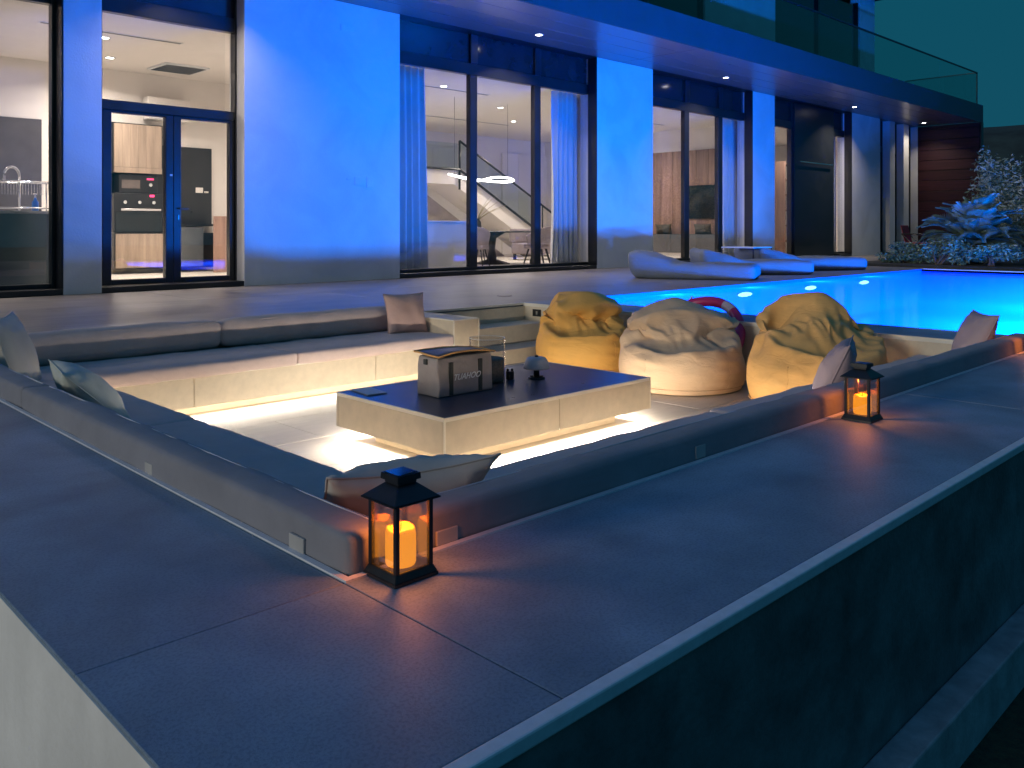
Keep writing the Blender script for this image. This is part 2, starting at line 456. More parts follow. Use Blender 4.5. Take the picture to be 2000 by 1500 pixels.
def pool_lamp(x, yy, z, face, power, label):
    t = thing('pool_lamp', label, 'lamp', (x, yy, z), 'underwater lamps set in the pool wall')
    bm = bmesh.new()
    bmesh.ops.create_circle(bm, cap_ends=True, segments=28, radius=1)
    for v in bm.verts: v.co = Vector((x + v.co.x * .20, yy + face * .012, z + v.co.y * .032))
    bmobj('lens', bm, LAMPM, t)
    bm = bmesh.new(); add_tube(bm, [(x + .205 * math.cos(a * math.pi / 14), yy + face * .01, z + .037 * math.sin(a * math.pi / 14)) for a in range(28)], .006, 6, False, True)
    bmobj('rim', bm, M_chrome, t, True)
    area('light', (x, yy + face * .03, z - .05 if face < 0 else z), (0, face, .12), .4, .16, power, BLUE, t, 'ELLIPSE')
for x, lab in ((9.3, 'oval underwater pool lamp nearest the bean bags'), (11.3, 'second oval underwater pool lamp from the bean bags'),
               (13.35, 'third oval underwater pool lamp from the bean bags'), (15.4, 'oval underwater pool lamp nearest the planting')):
    pool_lamp(x, QY1, -.16, -1, 16, lab)
for x, dz, lab in ((8.2, -.40, 'closest to the sunken lounge'), (10.4, -.58, 'second from the sunken lounge'), (12.6, -.46, 'halfway along the pool'), (14.8, -.62, 'second from the planting'), (17.0, -.50, 'closest to the planting')):
    pool_lamp(x, QY0, dz, 1, 1150, 'added unseen underwater lamp in the near pool wall, ' + lab)  # unseen lamps added on the near side to throw blue on the house

# ------------------------------------------------------------------ built-in stone bench
sb = thing('stone_bench', 'sand stone bench base lining the sunken lounge with glowing light strip', 'bench', (1.5, 4, FZ))
LED = emit('led_strip_white', (1, .90, .74), 9)
BT = -.222
# house side run
for a, b in ((PX0, 2.556), (2.56, 4.068), (4.072, 4.9)):
    box('panel', a, b, 5.74, 5.762, -.425, BT, M_stone, sb, .002)
box('bench_core', PX0, 4.9, 5.763, PY1 - .021, -.425, BT - .004, M_stone, sb)
box('plinth', PX0, 5.2, 5.90, PY1 - .021, FZ, -.426, M_stone, sb)
box('edge_trim', 1.83, 4.9, 5.732, 5.752, BT + .001, BT + .014, M_trim, sb, .002)
box('light_strip', 1.9, 5.18, 5.80, 5.815, -.4345, -.4265, LED, sb)
area('light', (3.5, 5.79, -.438), (0, -.8, -1), 3.3, .02, 17, WARM, sb, 'RECTANGLE', 170, (1, 0, 0))
area('light', (1.79, 4.1, -.436), (.35, 0, -1), 3.1, .03, 12, WARM, sb, 'RECTANGLE', 170, (0, 1, 0))  # unseen left run light and its strip, added to brighten the table side
box('light_strip', 1.765, 1.78, 2.6, 5.6, -.4345, -.4265, LED, sb)
# left run and lantern side run
box('panel', 1.808, 1.83, 2.45, 5.739, -.425, BT, M_stone, sb, .002)
box('bench_core', PX0, 1.807, PY0 + .016, 5.739, -.425, BT - .004, M_stone, sb)
box('plinth', PX0, 1.70, PY0 + .016, 5.739, FZ, -.426, M_stone, sb)
for a, b in ((1.832, 3.4), (3.404, 5.0), (5.004, PX1 - .017)):
    box('panel', a, b, 2.408, 2.43, -.425, BT, M_stone, sb, .002)
box('bench_core', 1.808, PX1 - .017, PY0 + .016, 2.407, -.425, BT - .004, M_stone, sb)
box('plinth', 1.701, PX1 - .017, PY0 + .016, 2.30, FZ, -.426, M_stone, sb)
box('light_strip', 1.9, 6.55, 2.365, 2.38, -.4345, -.4265, LED, sb)
area('light', (4.2, 2.38, -.436), (0, .35, -1), 4.6, .03, 28, WARM, sb, 'RECTANGLE', 170, (1, 0, 0))
# arm block at the end of the house side run
ar = thing('stone_block', 'square sand stone arm block ending the house side sofa', 'armrest', (5.05, 6.1, -.425))
box('block', 4.902, 5.198, 5.742, PY1 - .022, -.425, -.006, M_stone, ar)
for a in ((4.90, 5.20, 5.738, 5.75, -.008, .002), (4.90, 4.912, 5.751, PY1 - .022, -.008, .002), (5.188, 5.2, 5.751, PY1 - .022, -.008, .002),
          (4.899, 4.909, 5.738, 5.748, -.425, -.009), (5.191, 5.201, 5.738, 5.748, -.425, -.009)):
    box('edge_trim', *a, M_trim, ar)

# ------------------------------------------------------------------ cushions
GC = 'loose cushions of the sunken sofa'
def cushion(name, a, r, m, label, puff=.008, seed=0, pipe=None, tags=()):
    t = thing(name, label, 'cushion', ((a[0] + a[1]) / 2, (a[2] + a[3]) / 2, a[4]), GC)
    rounded('cover', *a, r, m, t, puff, seed)
    if pipe:
        bm = bmesh.new(); add_tube(bm, pipe, .0028, 6); bmobj('piping', bm, M_piping if m is M_cush else m, t, True)
    for q in tags: box('tag', *q, M_tag, t, .002)
    return t
ZB = -.128
# house side
cushion('seat_cushion', (PX0 + .01, 3.351, 5.725, 6.40, BT, ZB), .022, M_seat, 'long slate seat cushion below the tall cream pillow, house side', .01, 1)
cushion('seat_cushion', (3.355, 4.895, 5.725, 6.40, BT, ZB), .022, M_seat, 'slate seat cushion next to the stone arm block', .01, 2)
cushion('back_cushion', (1.26, 3.064, 6.36, 6.55, ZB + .004, .085), .06, M_cushN, 'long taupe back cushion, house side, left of the joint', .012, 3, [(1.32 + i * .1, 6.385, .078) for i in range(18)])
cushion('back_cushion', (3.07, 4.895, 6.36, 6.55, ZB + .004, .085), .06, M_cushN, 'taupe back cushion behind the pink pillow', .012, 4, [(3.12 + i * .1, 6.385, .078) for i in range(18)])
# left side
cushion('seat_cushion', (1.14, 1.845, 2.46, 4.092, BT, ZB), .022, M_seat, 'slate seat cushion on the near left sofa beside the floor', .01, 5)
cushion('seat_cushion', (1.14, 1.845, 4.098, 5.72, BT, ZB), .022, M_seat, 'slate seat cushion under the green grey pillow', .01, 6)
zt = .090
cushion('back_cushion', (1.112, 1.235, 1.678, 4.268, ZB + .004, zt), .017, M_cush, 'long charcoal back cushion running left from the near lantern', .006, 7,
        [(1.213, 1.72 + i * .1, zt + .002) for i in range(26)],
        ((1.1035, 1.1115, 2.79, 2.85, .004, .040), (1.1035, 1.1115, 1.86, 1.93, .002, .040)))
cushion('back_cushion', (1.112, 1.235, 4.276, 6.545, ZB + .004, zt), .017, M_cush, 'charcoal back cushion at the far left edge of the picture', .006, 8,
        [(1.213, 4.32 + i * .1, zt + .002) for i in range(22)])
# lantern side
cushion('seat_cushion', (1.15, 3.80, 1.81, 2.45, BT, ZB), .022, M_seat, 'dark seat cushion behind the near lantern', .01, 9)
cushion('seat_cushion', (3.806, PX1 - .02, 1.81, 2.45, BT, ZB), .022, M_seat, 'dark seat cushion by the pool end of the lantern side', .01, 10)
cushion('back_cushion', (1.245, 3.86, 1.678, 1.80, ZB + .004, zt), .017, M_cush, 'long charcoal back cushion between the two lanterns', .006, 11,
        [(1.29 + i * .1, 1.778, zt + .002) for i in range(26)],
        ((1.37, 1.44, 1.6695, 1.6775, .003, .040), (2.52, 2.58, 1.6695, 1.6775, .006, .050)))
cushion('back_cushion', (3.866, PX1 - .02, 1.678, 1.80, ZB + .004, zt), .017, M_cush, 'charcoal back cushion running right from the far lantern', .006, 12,
        [(3.91 + i * .1, 1.778, zt + .002) for i in range(27)])

# pillows
M_pk = mat('dusty_pink_linen', (.58, .38, .32), .85, var=.06, bump=.25, bscale=380)
M_mv = mat('mauve_linen', (.42, .31, .32), .85, var=.06, bump=.25, bscale=380)
M_cr = mat('cream_linen', (.62, .56, .48), .85, var=.06, bump=.25, bscale=380)
M_gg = mat('sage_grey_linen', (.52, .54, .47), .85, var=.06, bump=.25, bscale=380)
M_tp = mat('pale_beige_linen', (.55, .49, .43), .85, var=.06, bump=.25, bscale=380)
pillow('pillow', .40, .37, .14, (4.70, 6.17, .045), (R(74), 0, R(-10)), M_pk, 'dusty pink pillow beside the stone arm block', 1)
pillow('pillow', .50, .48, .16, (1.46, 5.72, .065), (R(70), 0, R(62)), M_cr, 'cream pillow cut off by the left edge of the picture', 2)
pillow('pillow', .52, .42, .17, (1.45, 4.42, .0), (R(44), 0, R(80)), M_gg, 'sage grey pillow with open zip edge on the left sofa', 3)
pillow('pillow', .52, .40, .20, (1.53, 2.04, .0), (R(44), 0, R(164)), M_tp, 'pale beige pillow behind the near lantern', 4, sag=.02)
pillow('pillow', .44, .42, .16, (4.32, 2.02, .035), (R(66), 0, R(-158)), M_mv, 'mauve pillow rising behind the far lantern', 5)
pillow('pillow', .40, .40, .17, (6.40, 2.00, .045), (R(66), R(0), R(-140)), M_mv, 'pale mauve pillow in the corner by the pool', 6)

# ------------------------------------------------------------------ coffee table
TZ = -.2
ct = thing('coffee_table', 'low sand stone coffee table with black top and glowing plinth', 'table', (3.81, 4.0, FZ))
TX0, TX1, TY0, TY1 = 2.91, 4.715, 3.485, 4.515
box('table_top', TX0 + .012, TX1 - .012, TY0 + .012, TY1 - .012, TZ - .02, TZ, M_tabletop, ct)
for a in ((TX0, 3.807, TY0, TY0 + .02), (3.811, TX1, TY0, TY0 + .02), (TX0, 3.807, TY1 - .02, TY1), (3.811, TX1, TY1 - .02, TY1), (TX0, TX0 + .02, TY0 + .021, TY1 - .021), (TX1 - .02, TX1, TY0 + .021, TY1 - .021)):
    box('apron_panel', *a, -.406, TZ - .0205, M_stone, ct, .0015, 1)
box('underside', TX0 + .021, TX1 - .021, TY0 + .021, TY1 - .021, -.40, -.385, M_stone, ct)
for a in ((TX0 - .001, TX1 + .001, TY0 - .001, TY0 + .011), (TX0 - .001, TX1 + .001, TY1 - .011, TY1 + .001), (TX0 - .001, TX0 + .011, TY0 + .0115, TY1 - .0115), (TX1 - .011, TX1 + .001, TY0 + .0115, TY1 - .0115)):
    box('edge_trim', *a, TZ - .02, TZ + .0015, M_trim, ct)
for cx, cy in ((TX0, TY0), (TX1, TY0), (TX0, TY1), (TX1, TY1)):
    sx = 1 if cx == TX0 else -1; sy = 1 if cy == TY0 else -1
    box('edge_trim', min(cx - sx * .0015, cx + sx * .008), max(cx - sx * .0015, cx + sx * .008), min(cy - sy * .0015, cy + sy * .008), max(cy - sy * .0015, cy + sy * .008), -.406, TZ - .0202, M_trim, ct)
IX = .17
box('plinth', TX0 + IX, TX1 - IX, TY0 + IX, TY1 - IX, FZ, -.401, M_stone, ct)
for a, d, roll, ln, gn in (((TX0 + .1, TX1 - .1, TY0 + .028, TY0 + .043), (0, -1, -.9), (1, 0, 0), 1.6, .75), ((TX0 + .1, TX1 - .1, TY1 - .043, TY1 - .028), (0, 1, -.55), (1, 0, 0), 1.6, .44),
                      ((TX0 + .028, TX0 + .043, TY0 + .1, TY1 - .1), (-1, 0, -.9), (0, 1, 0), .8, .65), ((TX1 - .043, TX1 - .028, TY0 + .1, TY1 - .1), (1, 0, -.5), (0, 1, 0), .8, .52)):
    box('light_strip', *a, -.411, -.4065, LED, ct)
    area('light', ((a[0] + a[1]) / 2, (a[2] + a[3]) / 2, -.4145 if d[0] > .5 else (-.4158 if d[1] > .5 else -.4175)), d, ln, .012, 38 * ln * gn, WARM, ct, 'RECTANGLE', 175, roll)

# ------------------------------------------------------------------ things on the table
M_bag = mat('grey_insulated_fabric', (.34, .30, .29), .6, var=.1, nscale=(8, 8, 8), bump=.35, bscale=40)
M_strap = mat('dark_webbing', (.05, .055, .05), .8)
M_orange = mat('orange_binding', (.62, .33, .11), .7)
M_baglid = mat('dark_lid_fabric', (.06, .06, .075), .35)
bx0, bx1, by0, by1 = 3.232, 3.672, 3.925, 4.135
BH = .235
cb = thing('cooler_bag', 'grey insulated cooler bag with black straps and white lettering', 'bag', (3.45, 4.03, TZ))
bm = bmesh.new()
vs = add_box(bm, bx0, bx1, by0, by1, TZ, TZ + BH, .012, 3)
bmesh.ops.subdivide_edges(bm, edges=bm.edges[:], cuts=4, use_grid_fill=True)
for v in bm.verts:
    s = (v.co.z - TZ) / BH
    v.co += Vector((noise.noise(v.co * 11), noise.noise(v.co * 11 + Vector((5, 0, 0))), 0)) * .007
    v.co.y += (.012 if v.co.y < 4.03 else -.012) * s * s
    if s > .9: v.co.z += .010 * noise.noise(Vector((v.co.x * 9, v.co.y * 9, 2)))
bmobj('body', bm, M_bag, cb, True)
bm = bmesh.new()
NL = 12
g = {}
for i in range(NL + 1):
    for j in range(5):
        u = i / NL; v = j / 4
        zz = TZ + BH + .010 + .020 * math.sin(u * 3.4) * (1 - v * .6) + .006 * noise.noise(Vector((u * 5, v * 3, 1))) + .014 * (1 - u) * v
        g[i, j] = bm.verts.new((bx0 - .010 + u * (bx1 - bx0 + .02), by0 - .012 + v * (by1 - by0 + .02) + .006 * math.sin(u * 7), zz))
for i in range(NL):
    for j in range(4): bm.faces.new((g[i, j], g[i + 1, j], g[i + 1, j + 1], g[i, j + 1]))
rim = [g[i, 0].co.copy() for i in range(NL + 1)] + [g[NL, j].co.copy() for j in range(1, 5)] + [g[i, 4].co.copy() for i in range(NL - 1, -1, -1)] + [g[0, j].co.copy() for j in (3, 2, 1)]
ret = bmesh.ops.extrude_face_region(bm, geom=bm.faces[:])
for v in ret['geom']:
    if isinstance(v, bmesh.types.BMVert): v.co.z -= .006
lid = bmobj('lid', bm, M_baglid, cb, True)
bm = bmesh.new(); add_tube(bm, rim, .0065, 6, False, True); bmobj('binding', bm, M_orange, lid, True)
for xx in (3.33, 3.565):
    box('strap', xx - .014, xx + .014, by0 - .0035, by0 + .008, TZ + .006, TZ + BH * .86, M_strap, cb)
box('strap', bx0 - .018, bx0 - .004, 4.02, 4.05, TZ + BH - .045, TZ + BH - .012, M_strap, cb, .004)
cu = bpy.data.curves.new('lettering', 'FONT'); cu.body = 'TUAHOO'; cu.size = .050; cu.shear = .35; cu.extrude = .0004; cu.align_x = 'CENTER'; cu.offset = .0009
co_ = bpy.data.objects.new('lettering_curve', cu); C.objects.link(co_)
bpy.context.view_layer.update()
me = bpy.data.meshes.new_from_object(co_.evaluated_get(bpy.context.evaluated_depsgraph_get()))
bpy.data.objects.remove(co_)
me.materials.clear(); me.materials.append(mat('white_print', (.92, .92, .90), .6))
me.transform(Matrix.Translation((3.449, by0 - .0065, TZ + .094)) @ Matrix.Rotation(R(90), 4, 'X'))
link(bpy.data.objects.new('lettering', me), cb)

vc = (3.825, 4.145, TZ)
gv = thing('glass_vase', 'tall clear glass cylinder with grey filling behind the cooler bag', 'vase', vc)
lathe('glass_wall', [(.117, .0), (.118, .004), (.118, .285), (.1145, .287), (.113, .285), (.113, .008), (.0, .008)], vc, M_vase, gv, 48)
lathe('filling', [(.0, .0095), (.110, .0095), (.111, .02), (.111, .150), (.108, .154), (0, .156)], vc, mat('grey_gravel_filling', (.13, .125, .115), .8, var=.3, nscale=(60, 60, 60), bump=.5, bscale=120), gv, 48)
tube('rim', [(vc[0] + .116 * math.cos(a * math.pi / 24), vc[1] + .116 * math.sin(a * math.pi / 24), TZ + .287) for a in range(48)], .0025, mat('glass_rim', (.75, .73, .68), .15), gv, 6, True)

lc = (4.142, 4.0, TZ)
tl = thing('table_lamp', 'small mushroom table lamp with pale grey shade on the black top', 'lamp', lc)
lathe('base', [(.0, .0), (.056, .0), (.058, .004), (.056, .011), (.02, .014), (.0, .014)], lc, M_black, tl)
lathe('stem', [(.02, .0142), (.02, .072), (.017, .075)], lc, M_black, tl)
lathe('shade', [(.0, .066), (.080, .066), (.088, .070), (.087, .078), (.074, .120), (.062, .138), (.045, .144), (.0, .145)], lc, mat('pale_grey_shade', (.50, .46, .46), .45), tl, 40)
lathe('knob', [(.012, .1452), (.012, .153), (.010, .155), (.0, .155)], lc, M_black, tl, 16)
for dx in (-.034, .034): lathe('foot', [(.012, .0142), (.012, .018), (.008, .02)], (lc[0] + dx * .7, lc[1] - dx * .7, TZ), M_black, tl, 12)

sc_ = thing('bottle_holder', 'small black notched holder between the vase and the lamp', 'holder', (3.99, 4.10, TZ))
box('body', 3.968, 4.012, 4.08, 4.12, TZ, TZ + .056, M_black, sc_, .006)
for dx in (-.013, .013): lathe('knob', [(.009, 0), (.009, .012), (.005, .016)], (3.99 + dx, 4.10 - dx * .6, TZ + .0562), M_black, sc_, 14)

bl = thing('booklet', 'thin blue grey booklet lying flat at the table corner', 'booklet', (3.05, 4.39, TZ), rz=0)
M_bk = mat('booklet_cover', (.30, .34, .40), .35)
bm = bmesh.new(); add_box(bm, -.065, .065, -.115, .115, .0012, .0062, .001, 1, Matrix.Translation((3.055, 4.385, TZ)) @ Matrix.Rotation(R(-7), 4, 'Z')); bmobj('cover', bm, M_bk, bl)
bm = bmesh.new(); add_box(bm, -.062, .066, -.112, .112, .0064, .0084, 0, 1, Matrix.Translation((3.055, 4.385, TZ)) @ Matrix.Rotation(R(-7), 4, 'Z')); bmobj('page_block', bm, mat('paper', (.55, .58, .62), .6), bl)

# ------------------------------------------------------------------ lanterns
M_wax = emit('glowing_wax', (1.0, .33, .005), 1.7)
def lantern(x, y, label, ch=1.0):
    t = thing('candle_lantern', label, 'lantern', (x, y, 0), 'black candle lanterns along the deck')
    hb, hp = .063, .0535
    def frus(name, h0, h1, z0, z1, m):
        bm = bmesh.new()
        A = [bm.verts.new((x + sx * h0, y + sy * h0, z0)) for sx, sy in ((-1, -1), (1, -1), (1, 1), (-1, 1))]
        B = [bm.verts.new((x + sx * h1, y + sy * h1, z1)) for sx, sy in ((-1, -1), (1, -1), (1, 1), (-1, 1))]
        bm.faces.new(A); bm.faces.new(B)
        for k in range(4): bm.faces.new((A[k], A[(k + 1) % 4], B[(k + 1) % 4], B[k]))
        bmesh.ops.bevel(bm, geom=bm.edges[:], offset=.0012, segments=2, affect='EDGES')
        return bmobj(name, bm, m, t)
    frus('base', hb, hb - .001, .0005, .008, M_blackmetal)
    frus('base_flare', hb - .002, hp, .0082, .0245, M_blackmetal)
    for sx in (-1, 1):
        for sy in (-1, 1):
            cx = x + sx * (hp - .0055); cy = y + sy * (hp - .0055)
            box('post', cx - .0055, cx + .0055, cy - .0055, cy + .0055, .0247, .178, M_blackmetal, t, .001, 1)
    for ax, s in ((0, 1), (0, -1), (1, 1), (1, -1)):
        o = hp - .0055
        if ax == 0: a = (x + s * o - .001, x + s * o + .001, y - hp + .0112, y + hp - .0112)
        else: a = (x - hp + .0112, x + hp - .0112, y + s * o - .001, y + s * o + .001)
        box('pane', *a, .0247, .178, M_lampglass, t)
    frus('roof_eave', hb + .0035, hb + .0035, .1785, .1825, M_blackmetal)
    frus('roof', hb + .002, .0265, .1827, .2135, M_blackmetal)
    frus('neck', .0265, .0265, .2137, .222, M_blackmetal)
    frus('cap', .034, .033, .2222, .237, M_blackmetal)
    box('solar_panel', x - .027, x + .027, y - .027, y + .027, .2371, .2385, M_tv, t)
    bm = bmesh.new(); n_ = 28; rings = []
    for r_, z_ in ((.033, .0247), (.0355, .030), (.036, .06), (.0355, .097), (.0335, .106), (.030, .110), (.025, .106), (.0, .100)):
        rings.append([bm.verts.new((x + max(r_, .0005) * math.cos(2 * math.pi * k / n_), y + max(r_, .0005) * math.sin(2 * math.pi * k / n_), .0247 + (z_ - .0247) * ch + (.003 * math.sin(k * .7) if .09 < z_ else 0))) for k in range(n_)])
    for A, B in zip(rings, rings[1:]):
        for k in range(n_): bm.faces.new((A[k], A[(k + 1) % n_], B[(k + 1) % n_], B[k]))
    bmobj('candle', bm, M_wax, t, True)
    tube('wick', [(x, y, .098), (x + .001, y, .118)], .0013, M_black, t, 6)
    tube('hanging_wire', [(x - .012, y + .012, .108), (x - .012, y + .012, .178)], .0012, mat('copper_wire', (.6, .35, .2), .4, metal=.6), t, 6)
    lathe('added_light_disc', [(.0, .1745), (.020, .1745), (.020, .178), (.0, .178)], (x, y, 0), M_blackmetal, t, 16)  # added disc and lamp under the roof supply the candle's outward glow
    area('glow', (x, y, .1735), (0, 0, -1), .034, .034, 1.5, (1, .25, .045), t, 'DISK', 180)
lantern(1.208, 1.605, 'black candle lantern on the deck at the near sofa corner')
lantern(3.582, 1.552, 'black candle lantern further along the deck towards the pool', .93)
lantern(6.22, 1.56, 'black candle lantern past the right edge, glowing on the last cushion')

# ------------------------------------------------------------------ bean bags
def nvec(p):
    return Vector((noise.noise(p), noise.noise(p + Vector((17.3, 4.1, 9.7))), noise.noise(p + Vector((-8.2, 21.6, 3.3)))))
def beanbag(x, y, rad, H, face, m, label, seed, lean=.12, ridge=.34, droop=.18, skew=0.0, lip=.44):
    t = thing('bean_bag', label, 'bean bag', (x, y, FZ), 'bean bags between the table and the pool')
    NT, NS = 120, 84
    bm = bmesh.new(); g = {}
    fx, fy = math.cos(face), math.sin(face)
    for i in range(NT):
        th = 2 * math.pi * i / NT
        c = math.cos(th - face)
        fr = .5 + .5 * c                       # 1 at the front, 0 at the back
        ct_, st_ = math.cos(th), math.sin(th)
        for j in range(NS + 1):
            s = j / NS
            # profile control points (radius, height): front collapses above the lip, back rises to the peak
            lz = lip * H * (1 + .10 * noise.noise(Vector((ct_ * 1.3 + seed, st_ * 1.3, 0))))
            F = [(0, 0), (.80, .0), (.93, .05), (1.0, .20), (.99, .34), (.95, lz / H), (.86, lz / H + .06), (.68, lz / H + .0), (.50, lz / H + .08), (.34, .74), (.16, .92), (0, 1.0)]
            B = [(0, 0), (.80, .0), (.92, .05), (.98, .18), (.98, .34), (.92, .50), (.82, .64), (.68, .77), (.50, .88), (.32, .95), (.15, .99), (0, 1.0)]
            k = s * (len(F) - 1); a = min(int(k), len(F) - 2); q = k - a
            def cr(P, d):
                p0 = P[max(a - 1, 0)][d]; p1 = P[a][d]; p2 = P[a + 1][d]; p3 = P[min(a + 2, len(P) - 1)][d]
                return .5 * (2 * p1 + (p2 - p0) * q + (2 * p0 - 5 * p1 + 4 * p2 - p3) * q * q + (3 * p1 - p0 - 3 * p2 + p3) * q ** 3)
            wgt = fr ** 1.3
            r = cr(F, 0) * wgt + cr(B, 0) * (1 - wgt); z = cr(F, 1) * wgt + cr(B, 1) * (1 - wgt)
            r = max(0, r)
            up = max(0, min(1, (z - lip + .02) / .25))
            # deep soft folds running up to the gathered tip
            P3 = Vector((ct_ * 1.25 + z * .8, st_ * 1.25 - z * .5, z * 2.6 + seed * 4.7))
            fold = 1 - abs(noise.noise(P3 * 1.25)) * 2.4
            fold2 = (1 - abs(noise.noise(P3 * 2.6 + Vector((9, 0, 0)))) * 2.2) * min(1, r * 2.2)
            nz_ = noise.noise(Vector((ct_ * 1.1, st_ * 1.1, z * 2 + seed)))
            rr = r * rad * (1 + .05 * nz_) + up * min(1, r * 1.3) * (.07 * fold + .026 * fold2 - .03)
            zz = z * H + up * min(1, r * 3) * (.030 * fold2 + .03 * noise.noise(P3 * 1.7))
            # horizontal puckers down the belly seams
            for sm in (-.75, .62, 2.2, -2.3):
                dth = (th - face - sm + math.pi) % (2 * math.pi) - math.pi
                rr += (1 - up) * .007 * math.exp(-(dth / .22) ** 2) * math.sin(z * 46 + seed * 3 + dth * 5) * min(1, r) * (1 if z > .05 else 0)
                rr -= .006 * math.exp(-(dth / .03) ** 2) * (1 - up) * (1 if .03 < z else 0)
            vv = nvec(Vector((ct_ * r * 1.6 + seed * 2.3, st_ * r * 1.6, z * 1.9))) * (.14 * up)
            vv2 = nvec(Vector((ct_ * r * 3.6 - seed, st_ * r * 3.6 + 4, z * 4.0))) * (.045 * up)
            off = lean * max(0, z - .25) ** 1.2
            rs = max(0, min(1, (z - .55) / .45)); rs = rs * rs * (3 - 2 * rs)
            sl = math.sin(th - face)                      # lateral position of the gathered top seam
            lat = ridge * rad * rs * sl
            zz -= H * rs * (droop * sl * sl + skew * sl)
            X = x + ct_ * rr - fx * off - fy * lat + vv.x + vv2.x; Y_ = y + st_ * rr - fy * off + fx * lat + vv.y + vv2.y; zz += vv.z * .6 + vv2.z
            g[i, j] = bm.verts.new((X, Y_, FZ + .001 + max(0, zz)))
    for i in range(NT):
        for j in range(NS):
            bm.faces.new((g[i, j], g[(i + 1) % NT, j], g[(i + 1) % NT, j + 1], g[i, j + 1]))
    bmesh.ops.remove_doubles(bm, verts=bm.verts, dist=.0006)
    bmesh.ops.smooth_vert(bm, verts=bm.verts, factor=.5, use_axis_x=True, use_axis_y=True, use_axis_z=True)
    cols = []
    for sm in (-.75, .62):
        ii = int(round(((face + sm) % (2 * math.pi)) / (2 * math.pi) * NT)) % NT
        cols.append([g[ii, j].co.copy() for j in range(NS + 1) if g[ii, j].is_valid and g[ii, j].co.z > FZ + .03 and g[ii, j].co.z < FZ + lip * H * .95 and j < NS * .5])
    body = bmobj('body', bm, m, t, True)
    for c_ in cols:
        bm = bmesh.new(); add_tube(bm, [p - (p - Vector((x, y, p.z))).normalized() * .0015 for p in c_], .0042, 5); bmobj('seam', bm, m, t, True)
    # stitched seam around the foot
    pts = [(x + math.cos(a) * rad * .975, y + math.sin(a) * rad * .975, FZ + .052 * H / .7) for a in [2 * math.pi * k / 64 for k in range(64)]]
    bm = bmesh.new(); add_tube(bm, pts, .004, 5, False, True); bmobj('seam', bm, m, t, True)
    return t
M_by = mat('mustard_canvas', (.80, .42, .095), .75, var=.06, nscale=(4, 4, 4), bump=.2, bscale=380, crease=.22)
M_bt = mat('tan_canvas', (.68, .47, .29), .75, var=.06, nscale=(4, 4, 4), bump=.2, bscale=380, crease=.22)
M_by2 = mat('ochre_canvas', (.80, .44, .14), .75, var=.06, nscale=(4, 4, 4), bump=.2, bscale=380, crease=.22)
FC = R(225)
beanbag(6.03, 5.22, .45, .71, FC, M_by, 'mustard bean bag nearest the steps', 1.3, .16, .46, .10, .05)
beanbag(5.99, 4.12, .53, .67, FC, M_bt, 'tan bean bag in the middle with the pink ring behind it', 2.9, .10, .55, .14, -.04)
beanbag(5.98, 2.92, .495, .84, FC, M_by2, 'tall peaked ochre bean bag behind the mauve pillow', 5.1, .14, .46, .26, -.06)

# pink swim ring leaning behind the middle bean bag
rg = thing('swim_ring', 'pink swim ring standing behind the middle bean bag', 'swim ring', (6.66, 4.55, 0))
RC = Vector((6.50, 4.34, -.20)); RA = Vector((0, 1, 0)); RB = Vector((math.cos(R(50)), 0, math.sin(R(50))))
def ring_arc(a0, a1, n, r=.046, R0=.445):
    return [RC + RA * R0 * math.cos(a0 + (a1 - a0) * k / n) + RB * R0 * math.sin(a0 + (a1 - a0) * k / n) for k in range(n + 1)]
M_pink = mat('pink_vinyl', (.42, .02, .12), .3, var=.08)
M_ringw = mat('translucent_white_vinyl', (.55, .45, .50), .3, var=.08)
bm = bmesh.new(); add_tube(bm, ring_arc(0, 2 * math.pi, 71)[:-1], .046, 14, False, True)
bmobj('tube', bm, M_pink, rg, True)
for a in (.32, 1.95, 3.6, 5.2):
    bm = bmesh.new(); add_tube(bm, ring_arc(a, a + .28, 8), .0475, 14); bmobj('band', bm, M_ringw, rg, True)
p_ = ring_arc(1.1, 1.12, 1)[0]
tube('valve', [p_ + Vector((.0, 0, .03)), p_ + Vector((.01, -.02, .075))], .009, M_ringw, rg, 8)

# ------------------------------------------------------------------ house
FY = 11.25           # outer wall face
GY = 11.55           # glazing plane
ZS = 4.30            # soffit
ZH = 3.57            # window head
hs = thing('house', 'modern white villa with dark framed windows and overhanging balcony', 'house', (15, 14, 0))
def wall(x0, x1, z0=0.0, z1=ZS, y0=FY, y1=FY + .45): return box('wall', x0, x1, y0, y1, z0, z1, M_white, hs, .004, 1)
wall(-1.5, -.6)
wall(3.385, 3.83); wall(5.74, 8.45); wall(13.42, 15.31); wall(19.52, 20.63); wall(25.25, 27.29)
for a, b in ((28.04, 28.45), (29.17, 29.60), (30.36, 30.395)): wall(a, b)
